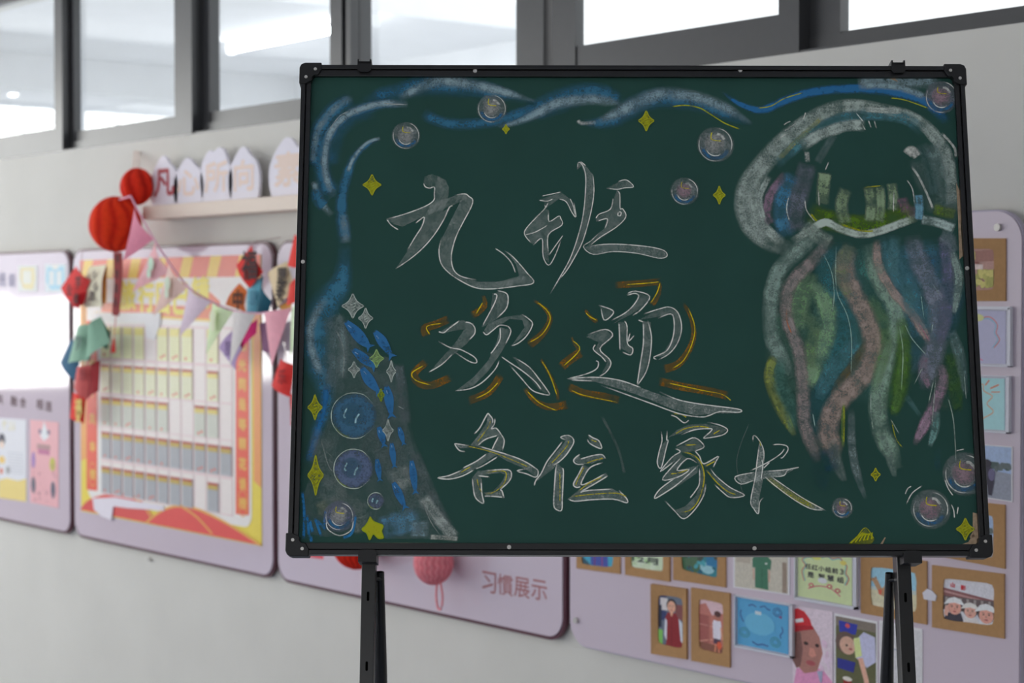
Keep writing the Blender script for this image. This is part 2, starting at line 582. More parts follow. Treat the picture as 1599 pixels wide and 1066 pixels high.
fr_t = rail_bar((-hw, BH - FW), (hw, BH), True, -1)
fr_l = rail_bar((-hw, FW), (-hw + FW * 0.86, BH - FW), False, 1)
fr_r = rail_bar((hw - FW * 0.86, FW), (hw, BH - FW), False, -1)
CAPL = 0.040
for sx in (-1, 1):
    for top in (0, 1):
        zs = 1 if not top else -1
        zc = 0.0 if not top else BH
        c0 = (sx * (hw + 0.0035), zc - zs * 0.0035)
        def q(u, v):
            return (c0[0] - sx * u, c0[1] + zs * v)
        L = CAPL; t = FW + 0.003; r = 0.010
        pts = [q(r, 0), q(L, 0), q(L, t * 0.55), q(L - 0.006, t), q(t + 0.004, t), q(t, t + 0.004), q(t, L - 0.006), q(t * 0.5, L), q(0, L), q(0, r), q(r * 0.3, r * 0.3)]
        cap = MB().prism(pts, 0.017, -0.0145).build('corner_cap', M_BLACKP, board)
        bv = cap.modifiers.new('bevel', 'BEVEL'); bv.width = 0.0015; bv.segments = 2
        for (u, v) in ((0.029, 0.013), (0.0125, 0.028)):
            p = q(u, v)
            MB().prism(ellipse(p[0], p[1], 0.0029, 0.0029, 12), -0.0140, -0.0162).build('rivet', M_STEEL, cap)
for (px, py, rl) in ((742, 114, fr_t), (1155, 113, fr_t), (474, 411, fr_l), (1508, 421, fr_r), (795, 855, fr_b), (1177, 857, fr_b)):
    u, v = bpt(px, py)
    MB().prism(ellipse(u, v, 0.0036, 0.0036, 12), -0.0085, -0.0112).build('rivet', M_STEEL, rl)
# worn, peeling fibre along the edges of the green sheet
def worn(pts):
    MB().prism([bpt(*p) for p in pts], 0.0, -0.0012).build('worn_edge', M_WORN, board)
worn([(752, 117), (760, 112), (778, 113), (772, 116), (790, 119), (755, 120)])
worn([(818, 118), (835, 114), (852, 118), (850, 120)])
worn([(1157, 118), (1180, 120), (1215, 117), (1240, 120), (1160, 121)])
worn([(1360, 117), (1378, 113), (1396, 121), (1402, 128), (1385, 121)])
worn([(1493, 286), (1499, 300), (1502, 330), (1500, 350), (1503, 400), (1498, 405), (1496, 340)])
worn([(1519, 800), (1527, 802), (1532, 856), (1470, 858), (1492, 853), (1512, 846), (1519, 834)])
worn([(1362, 856), (1374, 850), (1381, 839), (1383, 839), (1377, 852), (1384, 856)])
worn([(1415, 858), (1434, 855), (1432, 862), (1420, 862)])
worn([(1514, 838), (1520, 828), (1522, 838), (1517, 842)])

# ---------------------------------------------------------------- easel
easel = thing('easel', 'black metal easel with slotted legs and clips holding up the chalkboard', 'easel', (0, 0, 0))
zb_floor = None
ez = PB.copy(); ez.z = FLOOR_Z
easel.location = ez
EM = Matrix(((BR.x, -BN.x, BU.x, SURF0.x - ez.x), (BR.y, -BN.y, BU.y, SURF0.y - ez.y), (BR.z, -BN.z, BU.z, SURF0.z - ez.z), (0, 0, 0, 1)))

def epart(mb, name, m, parent=easel):
    """geometry given in board coordinates -> part of the easel"""
    mb.v = [EM @ v for v in mb.v]
    return mb.build(name, m, parent)
vfloor = (FLOOR_Z - SURF0.z) / BU.z                       # board coordinate at which the post meets the floor
uL = bpt(574, 900)[0]; uR = bpt(1416, 900)[0]
for u, sgn in ((uL, 1), (uR, -1)):
    w = 0.0118
    prof = MB()
    # open channel post behind the board, running from the floor to above the top edge
    prof.box((u - w, 0.018, vfloor + 0.006), (u + w, 0.0205, BH - 0.004))
    prof.box((u - w, 0.0205, vfloor + 0.006), (u - w + 0.002, 0.056, BH - 0.004))
    prof.box((u + w - 0.002, 0.0205, vfloor + 0.006), (u + w, 0.056, BH - 0.004))
    pst = epart(prof, 'post', M_BLACK)
    bv = pst.modifiers.new('bevel', 'BEVEL'); bv.width = 0.0012; bv.segments = 2
    k = 0
    vv = -0.068
    while vv > vfloor + 0.1:
        epart(MB().prism(rrect(u - 0.0022, u + 0.0022, vv - 0.008, vv + 0.008, 0.002, 3), 0.0181, 0.0174), 'slot', mat('slot_shadow', (0.002, 0.002, 0.002), 0.9, 0.0), pst)
        vv -= 0.118
    epart(MB().box((u - 0.016, 0.012, vfloor), (u + 0.016, 0.046, vfloor + 0.03)), 'rubber_foot', M_BLACKP, pst)
    # lower bracket that carries the frame
    uu = u + (0.0 if sgn > 0 else 0.008)
    br = MB().prism([(uu - 0.0155, -0.013), (uu + 0.0155, -0.013), (uu + 0.0155, 0.004), (uu + 0.011, 0.008), (uu - 0.011, 0.008), (uu - 0.0155, 0.004)], 0.040, -0.0185)
    bo = epart(br, 'bracket', M_BLACKP)
    # top clip
    uc = bpt(570 if sgn > 0 else 1400, 104)[0]
    cl = MB().prism([(uc - 0.0125, BH + 0.0055), (uc - 0.0125, BH - 0.010), (uc - 0.008, BH - 0.0145), (uc + 0.008, BH - 0.0145), (uc + 0.0125, BH - 0.010), (uc + 0.0125, BH + 0.0055)], -0.013, -0.0155)
    cl.box((uc - 0.0125, -0.0155, BH + 0.001), (uc + 0.0125, 0.040, BH + 0.0055))
    cl.box((uc - 0.0125, -0.0155, BH + 0.0055), (uc - 0.0095, 0.040, BH + 0.0095))
    cl.box((uc + 0.0095, -0.0155, BH + 0.0055), (uc + 0.0125, 0.040, BH + 0.0095))
    epart(cl, 'clip', M_BLACKP)
    # rear leg: flattened tube hinged behind the post, splayed back to the floor
    top = EM @ Vector((u + sgn * 0.0165, 0.062, -0.022))
    back = -BN.copy(); back.z = 0; back.normalize()
    bot = Vector((top.x, top.y, 0.012)) + back * 0.16 - BR * sgn * 0.004
    mid = top.lerp(bot, 0.16)
    rl = MB().tube([top, mid, bot], [0.0075, 0.0125, 0.0125], 14, caps=False)
    rl.tube([top, mid, bot], [0.0062, 0.0105, 0.0105], 14, caps=False)
    rg = epart_leg = rl.build('rear_leg', M_BLACK, easel, smooth=True, fix=False)
    ft = MB().tube([bot, bot + Vector((0, 0, 0.03))], 0.012, 12)
    ft.build('rubber_foot', M_BLACKP, rg)
    hp = MB().tube([EM @ Vector((u - sgn * 0.006, 0.032, -0.035)), EM @ Vector((u + sgn * 0.018, 0.062, -0.035))], 0.0035, 8)
    hp.build('hinge_pin', M_BLACK, easel)
epart(MB().box((uL + 0.012, 0.024, BH * 0.5 - 0.012), (uR - 0.012, 0.036, BH * 0.5 + 0.012)), 'crossbar', M_BLACK)
epart(MB().box((uL + 0.012, 0.024, vfloor + 0.28), (uR - 0.012, 0.034, vfloor + 0.30)), 'crossbar', M_BLACK)

# ---------------------------------------------------------------- chalk drawing
MPP = 0.00112                                   # metres on the board for one pixel
class Chalk:
    def __init__(self, ox, oy, s, base=0.0004):
        self.o = (ox, oy, s); self.mb = MB(); self.y = -base

    def src(self, ox, oy, s):
        self.o = (ox, oy, s); return self

    def up(self):
        self.y -= 0.000035
        return self.y

    def pt(self, p):
        ox, oy, s = self.o
        return bpt(ox + p[0] / s, oy + p[1] / s)

    def ribbon(self, pts, w, col, a, prof, sub, ends, wob=0.0):
        s = self.o[2]
        if not isinstance(w, (list, tuple)):
            w = [w] * len(pts)
        if len(w) != len(pts):                   # (first, last)
            w = [w[0] + (w[-1] - w[0]) * i / (len(pts) - 1) for i in range(len(pts))]
        q = [(*self.pt(p), w[i] / s * MPP) for i, p in enumerate(pts)]
        sp = smooth_path(q, sub)
        n = len(sp)
        y = self.up()
        m = len(prof)
        vs, cs = [], []
        for i, p in enumerate(sp):
            A = sp[max(i - 1, 0)]; B = sp[min(i + 1, n - 1)]
            dx, dz = B[0] - A[0], B[1] - A[1]
            l = math.hypot(dx, dz) or 1
            nx, nz = -dz / l, dx / l
            hw_ = max(p[2], 0.0003) / 2
            t = i / (n - 1) if n > 1 else 0
            e = 1.0
            if ends:
                e = min(1.0, min(t, 1 - t) / ends + 0.12)
            if wob:
                e *= 1 + wob * noise.noise(Vector((p[0] * 60, p[1] * 60, y * 9000)))
            for (k, al) in prof:
                vs.append((p[0] + nx * hw_ * k, y, p[1] + nz * hw_ * k))
                cs.append((*col, max(0.0, min(1.0, al * a * e))))
        fs = [(i * m + k, i * m + k + 1, (i + 1) * m + k + 1, (i + 1) * m + k) for i in range(n - 1) for k in range(m - 1)]
        self.mb.add(vs, fs, cols=cs)
        return self

    def line(self, pts, w=8.0, col=None, a=0.82, ends=0.10):
        return self.ribbon(pts, w, col or WHITE, a, [(-1, 0.15), (-0.55, 1), (0.55, 1), (1, 0.15)], 4, ends, 0.35)

    def lines(self, lst, w=8.0, col=None, a=0.82):
        for p in lst:
            self.line(p, w, col, a)
        return self

    def brush(self, pts, w, col, a=0.6, ends=0.12):
        w = [x * 1.22 for x in w] if isinstance(w, (list, tuple)) else w * 1.22
        return self.ribbon(pts, w, col, a, [(-1, 0), (-0.78, 0.6), (-0.48, 1), (0.0, 0.86), (0.48, 1), (0.78, 0.6), (1, 0)], 5, ends, 0.55)

    def band(self, pts, w, col, a=0.6, ends=0.04):   # side of a chalk stick: firm edges
        return self.ribbon(pts, w, col, a, [(-1, 0.1), (-0.86, 0.95), (0, 0.8), (0.86, 0.95), (1, 0.1)], 4, ends, 0.3)

    def fill(self, pts, col, a):
        q = [self.pt(p) for p in pts]
        y = self.up()
        tri = geometry.tessellate_polygon([[Vector((p[0], p[1], 0)) for p in q]])
        self.mb.add([(p[0], y, p[1]) for p in q], [tuple(t) for t in tri], cols=[(*col, a)] * len(q))
        return self

    def disc(self, c, r, col, a, rim=0.0, inner=0.6, ry=None):
        y = self.up()
        n = 28
        vs, cs, fs = [], [], []
        cx, cz = self.pt(c)
        s = self.o[2]
        R = r / s * MPP; RY = (ry or r) / s * MPP
        vs.append((cx, y, cz)); cs.append((*col, a))
        for ring, (k, al) in enumerate(((inner, a), (0.92, a * 0.75), (1.0, rim))):
            for i in range(n):
                t = 2 * math.pi * i / n
                vs.append((cx + R * k * math.cos(t), y, cz + RY * k * math.sin(t))); cs.append((*col, al))
        fs += [(0, 1 + i, 1 + (i + 1) % n) for i in range(n)]
        for g in range(2):
            o = 1 + g * n
            fs += [(o + i, o + (i + 1) % n, o + n + (i + 1) % n, o + n + i) for i in range(n)]
        self.mb.add(vs, fs, cols=cs)
        return self

    def arc(self, c, r, a0, a1, w, col, a=0.8, ry=None):
        ry = ry or r
        n = 7
        pts = [(c[0] + r * math.cos(math.radians(a0 + (a1 - a0) * k / n)), c[1] - ry * math.sin(math.radians(a0 + (a1 - a0) * k / n))) for k in range(n + 1)]
        return self.line(pts, w, col, a, 0.2)

    def done(self, name, parent=board, label=None):
        o = self.mb.build(name, M_CHALK, parent, fix=False)
        if label: o['label'] = label
        self.mb = MB()
        return o

WHITE = CH(176, 178, 172)
GREYW = CH(150, 158, 154)
YEL = CH(170, 160, 30)
OLIVE = CH(140, 142, 32)
ORANGE = CH(112, 84, 36)
BLUE = CH(40, 88, 126)
DBLUE = CH(48, 90, 112)
FISH = CH(44, 90, 130)

# --- lettering, first line
c = Chalk(590, 240, 3.402)
FA = 0.30
c.fill([(320, 120), (360, 140), (378, 180), (372, 250), (345, 310), (390, 280), (350, 360), (290, 440), (200, 530), (95, 612), (155, 520), (205, 430), (248, 338), (275, 280), (300, 240), (300, 180)], GREYW, FA)
c.fill([(243, 152), (250, 122), (285, 108), (330, 122), (340, 180), (300, 180), (275, 182)], GREYW, FA * .8)
c.fill([(48, 345), (130, 325), (290, 260), (405, 225), (460, 212), (480, 235), (420, 265), (330, 300), (230, 340), (130, 388), (85, 375)], GREYW, FA)
c.fill([(460, 215), (505, 245), (495, 290), (440, 390), (405, 470), (388, 550), (405, 620), (450, 655), (530, 680), (640, 680), (750, 650), (735, 590), (690, 525), (760, 590), (828, 683), (740, 700), (600, 718), (520, 712), (430, 670), (370, 625), (330, 570), (325, 510), (345, 440), (400, 330), (440, 250)], GREYW, FA * 1.1)
c.brush([(560, 695), (680, 690), (790, 660)], 30, GREYW, .3)
c.lines([[(243, 155), (252, 175), (275, 183), (300, 178), (300, 215), (295, 250), (240, 285), (130, 325), (45, 347)], [(48, 348), (70, 378), (110, 405)],
         [(405, 222), (460, 213), (485, 228), (504, 246), (495, 285), (455, 360), (420, 430), (400, 490), (390, 550), (400, 610), (430, 645), (480, 662), (528, 670)],
         [(400, 278), (380, 285), (350, 350), (300, 430), (240, 500), (170, 560), (93, 612)], [(200, 370), (225, 350), (247, 338), (235, 385), (200, 440), (155, 515)],
         [(340, 445), (325, 510), (335, 580), (375, 630), (440, 675), (520, 712), (610, 718), (740, 703), (828, 685), (790, 630), (720, 550), (672, 514)],
         [(622, 502), (670, 535), (710, 580), (732, 635)]], 8)
c.done('chalk_character', label='white chalk character meaning nine')
c = Chalk(590, 240, 3.402)
c.fill([(855, 245), (975, 205), (1020, 240), (1055, 335), (1030, 300), (1000, 250), (960, 240), (920, 270), (890, 290), (880, 250)], GREYW, FA)
c.fill([(890, 290), (905, 300), (912, 355), (965, 330), (978, 380), (905, 430), (905, 540), (910, 580), (880, 550), (875, 450), (825, 485), (780, 430), (785, 400), (830, 340)], GREYW, FA)
c.fill([(1060, 85), (1062, 50), (1075, 40), (1100, 60), (1140, 108), (1150, 200), (1135, 300), (1100, 420), (1050, 540), (1000, 620), (960, 680), (915, 745), (960, 660), (1020, 560), (1070, 430), (1095, 310), (1105, 200), (1100, 110), (1082, 65)], GREYW, FA * 1.1)
c.fill([(1212, 185), (1280, 150), (1320, 140), (1360, 175), (1310, 183), (1270, 190)], GREYW, FA)
c.fill([(1270, 195), (1288, 215), (1288, 290), (1315, 310), (1315, 345), (1270, 390), (1200, 440), (1110, 495), (1150, 440), (1200, 400), (1215, 350), (1160, 360), (1160, 340), (1235, 295), (1255, 235)], GREYW, FA)
c.fill([(1092, 495), (1200, 480), (1300, 480), (1440, 495), (1515, 510), (1537, 545), (1490, 553), (1380, 530), (1250, 522), (1145, 533)], GREYW, FA * 1.2)
c.lines([[(872, 225), (920, 215), (975, 203)], [(855, 247), (900, 252), (930, 240)], [(885, 270), (888, 290), (850, 330), (790, 395), (780, 430), (815, 475)], [(905, 260), (890, 290)],
         [(908, 300), (910, 360), (960, 332), (972, 345), (977, 380), (905, 432), (908, 540)], [(908, 540), (950, 480), (985, 432)], [(825, 487), (872, 450), (878, 545), (907, 592), (940, 545), (975, 455)],
         [(780, 432), (840, 415), (905, 378)], [(960, 240), (1000, 255), (1030, 310), (1052, 335), (1040, 255)], [(1020, 238), (1035, 270), (1050, 330)],
         [(1060, 85), (1065, 48), (1085, 58), (1103, 110), (1103, 200), (1090, 330), (1060, 450), (1020, 560), (965, 660), (915, 745)], [(1075, 40), (1105, 65)],
         [(1142, 108), (1148, 200), (1132, 310), (1090, 460), (1040, 560), (1000, 625), (970, 660)], [(1212, 183), (1270, 190), (1310, 182), (1358, 176), (1330, 145), (1305, 140), (1275, 150)],
         [(1268, 195), (1285, 215), (1287, 290), (1300, 293), (1318, 325), (1305, 355), (1260, 395), (1180, 445), (1125, 490)], [(1250, 235), (1235, 295), (1175, 322), (1158, 345)],
         [(1168, 358), (1220, 347), (1205, 400)], [(1278, 310), (1275, 328), (1288, 330), (1292, 312), (1278, 310)],
         [(1178, 420), (1130, 465), (1092, 495), (1145, 535), (1250, 520), (1380, 530), (1490, 555), (1535, 545), (1520, 515), (1440, 495), (1300, 482), (1200, 482), (1120, 492)]], 7)
c.done('chalk_character', label='white chalk character meaning class')

# --- second line with orange accents
def accents(c, lst):
    for pts, w, ln in lst:
        c.band(pts, w, ORANGE, 0.62)
        if ln:
            c.line(ln, 6, YEL, 0.75)
c = Chalk(630, 420, 3.017)
accents(c, [([(215, 235), (150, 262), (100, 280), (112, 315)], 42, [(185, 255), (110, 270), (125, 310)]), ([(375, 120), (382, 175), (322, 220)], (14, 42), [(375, 155), (340, 215)]),
            ([(612, 145), (670, 190), (690, 240), (650, 310), (590, 360)], (10, 44), [(630, 155), (680, 200), (690, 245), (650, 310), (585, 350)]),
            ([(110, 435), (52, 490), (72, 535), (130, 548), (225, 510)], 40, [(95, 455), (40, 490), (60, 525), (135, 548)]), ([(460, 500), (400, 580), (305, 622)], 40, [(450, 530), (400, 580), (335, 612)]),
            ([(570, 560), (620, 622), (690, 650), (775, 638)], (20, 44), [(578, 570), (640, 630), (725, 668)]), ([(645, 420), (690, 500), (722, 570), (728, 622)], 14, [(650, 430), (690, 500), (725, 600)])])
c.fill([(170, 298), (230, 260), (275, 240), (330, 255), (338, 300), (300, 350), (240, 400), (180, 450), (120, 487), (170, 430), (250, 340), (285, 285), (240, 290), (190, 302)], GREYW, FA)
c.fill([(420, 115), (460, 105), (492, 130), (490, 180), (440, 235), (370, 275), (410, 195)], GREYW, FA)
c.fill([(380, 290), (400, 255), (480, 225), (555, 215), (608, 260), (575, 310), (510, 360), (570, 275), (560, 240), (500, 235), (440, 275), (395, 310)], GREYW, FA * 1.1)
c.fill([(455, 275), (500, 285), (485, 350), (450, 410), (400, 480), (330, 550), (245, 575), (330, 510), (400, 430), (440, 340)], GREYW, FA * 1.1)
c.fill([(515, 415), (600, 468), (688, 592), (640, 570), (580, 500)], GREYW, FA * .7)
c.lines([[(165, 295), (190, 300), (215, 280), (265, 243)], [(290, 250), (315, 255), (335, 275), (335, 305), (308, 335)], [(163, 340), (220, 370), (270, 380), (330, 412), (346, 435), (335, 443), (300, 430), (240, 390)],
         [(232, 400), (180, 450), (118, 487)], [(425, 118), (440, 125), (425, 170), (370, 272)], [(440, 102), (480, 112), (493, 135), (485, 185), (440, 232)], [(375, 295), (392, 310), (420, 290), (455, 265), (500, 272)],
         [(555, 212), (590, 235), (608, 262), (580, 315), (540, 350), (508, 362)], [(455, 275), (455, 330), (430, 375), (410, 400)], [(490, 268), (506, 295), (480, 355)],
         [(452, 430), (430, 475), (370, 535), (310, 565), (243, 573)], [(460, 412), (500, 440), (560, 480), (620, 530), (650, 570)],
         [(515, 413), (590, 460), (640, 520), (670, 560), (688, 592), (650, 588), (605, 570), (560, 520), (498, 450)]], 7.5)
c.done('chalk_character', label='white chalk character meaning joy with orange accent marks')
c = Chalk(630, 420, 3.017)
accents(c, [([(792, 318), (805, 355), (832, 385)], 10, None), ([(838, 392), (790, 422), (742, 462)], 46, [(795, 335), (830, 380), (750, 460)]), ([(855, 190), (880, 225), (915, 250)], (12, 26), [(858, 205), (880, 225), (912, 242)]),
            ([(995, 75), (1100, 70), (1212, 58)], 36, [(1050, 73), (1130, 68), (1210, 60)]), ([(1208, 60), (1200, 120), (1168, 172)], (18, 32), [(1210, 62), (1195, 110), (1165, 160)]),
            ([(1318, 160), (1355, 230), (1368, 310), (1340, 390), (1290, 450), (1225, 472)], (14, 44), [(1340, 180), (1372, 270), (1360, 350), (1320, 430), (1265, 470)]),
            ([(775, 552), (850, 585), (940, 600), (1020, 620)], 40, [(790, 570), (850, 595), (1010, 628)]), ([(1203, 528), (1300, 552), (1420, 572), (1532, 598)], 42, [(1240, 535), (1400, 570), (1500, 590), (1545, 622)])])
c.fill([(918, 170), (985, 195), (980, 220), (945, 240), (930, 185)], GREYW, FA * .7)
c.fill([(1050, 120), (1080, 105), (1160, 130), (1130, 180), (1060, 220), (985, 260), (1040, 215), (1105, 150), (1100, 120)], GREYW, FA)
c.fill([(1015, 250), (1050, 250), (1055, 340), (1080, 385), (1070, 402), (1020, 370)], GREYW, FA)
c.fill([(1125, 245), (1165, 250), (1165, 350), (1150, 450), (1120, 520), (1098, 552), (1115, 470), (1130, 350)], GREYW, FA * 1.1)
c.fill([(1110, 240), (1200, 190), (1255, 180), (1300, 215), (1310, 290), (1285, 350), (1240, 410), (1180, 415), (1230, 385), (1270, 320), (1275, 240), (1255, 210), (1200, 225)], GREYW, FA)
c.fill([(860, 320), (890, 300), (950, 285), (988, 318), (935, 370), (930, 390), (975, 430), (970, 460), (930, 500), (960, 440), (900, 380), (920, 345)], GREYW, FA)
c.fill([(775, 515), (900, 508), (1000, 520), (1120, 560), (1230, 600), (1400, 640), (1580, 665), (1580, 680), (1460, 680), (1380, 690), (1280, 665), (1160, 615), (1050, 575), (900, 530), (800, 530)], GREYW, FA * 1.3)
c.lines([[(918, 170), (985, 195), (980, 220), (945, 240), (930, 180)], [(1052, 125), (1090, 115), (1108, 130), (1080, 175), (1040, 210), (980, 242)], [(1055, 115), (1095, 105), (1160, 130), (1120, 190), (1078, 220)],
         [(1015, 252), (1018, 320), (1020, 385)], [(1040, 243), (1053, 270), (1055, 350), (1080, 375), (1070, 405), (1030, 390)], [(1068, 300), (1060, 340), (1088, 312)], [(1130, 250), (1130, 350), (1115, 450), (1100, 550)],
         [(1150, 240), (1168, 320), (1160, 420), (1140, 490), (1100, 550)], [(1130, 213), (1200, 190), (1255, 180), (1295, 210), (1310, 280), (1290, 350), (1250, 400), (1200, 428)],
         [(1198, 232), (1260, 212), (1275, 250), (1270, 320), (1240, 385), (1180, 415), (1195, 428)], [(1105, 240), (1130, 250)], [(865, 310), (950, 285), (985, 315), (925, 375), (970, 425), (975, 455), (950, 490), (918, 508)],
         [(905, 355), (895, 380), (935, 415), (955, 440)], [(905, 432), (918, 440), (910, 470), (860, 495), (770, 518)], [(770, 518), (900, 510), (1020, 525), (1120, 560)], [(785, 522), (900, 528)],
         [(930, 548), (1060, 595), (1170, 635), (1300, 682), (1400, 697), (1440, 690), (1490, 672), (1580, 675), (1575, 660), (1400, 637), (1290, 615), (1205, 578)]], 7.5)
c.done('chalk_character', label='white chalk character meaning welcome with orange accent marks')

# --- third line
c = Chalk(680, 630, 5.33)
FB = 0.36
for pl in ([(430, 85), (475, 120), (480, 200), (510, 205), (570, 300), (570, 350), (520, 420), (330, 540), (130, 628), (25, 618), (180, 570), (330, 480), (470, 390), (520, 270), (430, 300), (340, 360), (290, 345), (360, 260), (430, 150)],
           [(165, 340), (280, 350), (380, 370), (520, 400), (650, 440), (780, 510), (850, 560), (835, 610), (800, 580), (740, 540), (600, 480), (480, 410), (350, 370), (200, 370)],
           [(310, 610), (350, 560), (380, 620), (385, 730), (400, 830), (335, 790), (315, 700)], [(350, 560), (420, 555), (600, 550), (632, 600), (610, 650), (545, 710), (480, 730), (560, 640), (580, 590), (540, 575), (420, 590), (370, 600)],
           [(400, 740), (540, 725), (565, 735), (570, 785), (430, 770)]):
    c.fill(pl, GREYW, FB)
c.lines([[(320, 255), (370, 200), (430, 90), (450, 95), (475, 130), (475, 170)], [(495, 120), (490, 170), (465, 210), (505, 205), (545, 255), (572, 310), (555, 395)], [(350, 350), (420, 295), (520, 265)], [(525, 275), (495, 330), (470, 385)],
         [(250, 400), (200, 390), (165, 345), (175, 335), (280, 352)], [(350, 352), (450, 380), (630, 435), (740, 480), (820, 530), (855, 565), (835, 612), (760, 585), (680, 560), (770, 540)], [(520, 440), (400, 515), (330, 545)],
         [(430, 415), (340, 480), (225, 538)], [(325, 548), (230, 600), (120, 628), (20, 618), (110, 600), (230, 550)], [(308, 615), (315, 700), (335, 785), (400, 830), (385, 740), (380, 620)], [(350, 600), (450, 610)],
         [(400, 560), (600, 550), (632, 600), (605, 655), (545, 712), (555, 730), (572, 790)], [(405, 770), (480, 772), (565, 780)]], 14)
c.lines([[(460, 140), (430, 210), (340, 330)], [(250, 350), (460, 400), (640, 470), (780, 530)], [(300, 520), (200, 580)], [(345, 620), (360, 690), (390, 745)], [(410, 575), (560, 560), (590, 600), (560, 680), (480, 740), (410, 750)]], 10, YEL, 0.6)
c.done('chalk_character', label='white and yellow chalk character meaning every')
c = Chalk(680, 630, 5.33)
for pl in ([(1040, 280), (1110, 265), (1152, 310), (1110, 410), (1040, 480), (960, 560), (835, 650), (900, 560), (960, 460), (1060, 340), (1090, 300)], [(1010, 490), (1060, 540), (1068, 600), (1055, 880), (1000, 880), (985, 830), (990, 650)],
           [(1265, 260), (1360, 310), (1382, 375), (1300, 340)], [(1150, 470), (1190, 420), (1210, 465), (1380, 425), (1415, 455), (1300, 500), (1200, 505)], [(1230, 510), (1280, 530), (1225, 620), (1215, 670), (1190, 700), (1150, 690), (1170, 620)],
           [(1420, 575), (1435, 600), (1350, 660), (1240, 720), (1130, 770), (1200, 710), (1300, 640)], [(1100, 790), (1200, 730), (1480, 712), (1530, 740), (1595, 800), (1590, 825), (1480, 795), (1160, 810)]):
    c.fill(pl, GREYW, FB)
c.lines([[(1090, 305), (1042, 280), (1110, 265), (1152, 315), (1100, 410), (1040, 475), (970, 520)], [(1060, 310), (1000, 390), (930, 480), (880, 580), (835, 640), (822, 685)],
         [(1015, 480), (1000, 560), (990, 700), (985, 840), (1005, 880), (1050, 885), (1055, 780), (1065, 560), (1045, 545)], [(1270, 258), (1310, 285), (1360, 310), (1380, 375), (1290, 335), (1262, 295)],
         [(1205, 420), (1165, 450), (1150, 480), (1180, 505), (1240, 505)], [(1200, 465), (1300, 435), (1385, 425), (1415, 460)], [(1230, 510), (1190, 590), (1148, 670), (1175, 698), (1210, 690)],
         [(1395, 490), (1290, 530), (1230, 620), (1215, 675), (1290, 650), (1420, 580)], [(1435, 600), (1330, 665), (1205, 735)], [(1100, 790), (1160, 812), (1300, 800), (1480, 795), (1590, 825), (1590, 790), (1525, 722)],
         [(1200, 740), (1280, 722), (1480, 712)]], 14)
c.lines([[(1105, 310), (1100, 345), (1030, 430), (960, 500)], [(1035, 570), (1036, 700), (1035, 830)], [(1290, 300), (1345, 320)], [(1245, 500), (1330, 470), (1400, 455)], [(1240, 520), (1190, 620), (1165, 680)],
         [(1390, 610), (1280, 660), (1190, 730)], [(1130, 775), (1300, 755), (1500, 745), (1590, 775)]], 11, YEL, 0.6)
c.done('chalk_character', label='white and yellow chalk character meaning place')
c = Chalk(980, 630, 4.997)
for pl in ([(315, 265), (380, 210), (470, 165), (600, 155), (720, 180), (780, 205), (720, 240), (600, 265), (650, 210), (560, 195), (440, 225)], [(305, 280), (320, 270), (265, 500), (235, 460), (260, 330)],
           [(380, 350), (525, 268), (595, 335), (520, 370), (440, 380), (410, 380)],
           [(440, 380), (530, 400), (580, 460), (605, 560), (600, 680), (540, 790), (440, 895), (370, 830), (450, 800), (530, 720), (570, 620), (575, 520), (540, 440), (480, 400)],
           [(410, 375), (435, 410), (260, 530), (330, 440)], [(440, 410), (470, 430), (385, 520), (555, 480), (540, 500), (400, 570), (275, 595), (300, 550)], [(550, 490), (545, 540), (400, 640), (215, 740), (260, 670), (400, 570)],
           [(590, 465), (700, 410), (690, 450), (610, 500)], [(610, 510), (650, 540), (760, 640), (915, 715), (810, 730), (740, 670), (660, 570)]):
    c.fill(pl, GREYW, FB * .85)
c.lines([[(335, 90), (380, 105), (440, 150), (480, 128)], [(262, 215), (268, 290), (245, 380), (232, 465), (262, 500), (300, 350), (315, 290), (305, 280), (310, 210)],
         [(415, 245), (520, 205), (640, 195), (655, 210), (595, 265), (625, 268), (740, 245), (780, 205), (720, 168), (622, 145)], [(375, 335), (440, 300), (525, 267), (597, 335), (520, 372)],
         [(372, 352), (410, 375), (345, 420), (255, 530), (370, 445)], [(432, 410), (350, 490), (272, 595), (400, 570), (480, 515), (385, 520), (465, 430), (545, 465)], [(555, 480), (400, 620), (300, 690), (210, 740), (255, 665), (400, 560)],
         [(520, 365), (560, 410), (595, 470), (705, 412), (690, 450), (665, 500)], [(560, 500), (560, 620), (530, 680), (485, 738)], [(610, 622), (595, 710), (530, 820), (440, 898), (370, 840), (288, 755)],
         [(645, 505), (690, 565), (800, 655), (912, 715), (805, 732), (740, 690), (672, 625)]], 12)
c.lines([[(358, 78), (420, 85), (460, 110)], [(368, 240), (450, 195), (560, 178), (640, 190)], [(665, 240), (725, 205)], [(430, 380), (500, 395), (565, 450), (595, 540), (590, 640), (550, 760), (490, 830), (415, 848)], [(605, 490), (690, 445)],
         [(610, 515), (700, 620), (780, 685), (850, 712)], [(450, 325), (540, 320)], [(330, 550), (400, 540), (475, 515)]], 11, YEL, 0.65)
c.done('chalk_character', label='white and yellow chalk character meaning family')
c = Chalk(980, 630, 4.997)
for pl in ([(1030, 290), (1060, 350), (1062, 480), (1055, 600), (1025, 750), (1020, 860), (960, 780), (975, 680), (1005, 500), (1015, 370)], [(840, 570), (1000, 535), (1060, 525), (1250, 510), (1330, 495), (1220, 560), (1060, 590), (890, 625)],
           [(1060, 560), (1120, 580), (1250, 670), (1380, 760), (1530, 830), (1450, 825), (1340, 770), (1220, 690), (1120, 620)]):
    c.fill(pl, GREYW, FB * 1.2)
c.brush([(1080, 570), (1200, 660), (1330, 745), (1470, 805)], 40, OLIVE, .5)
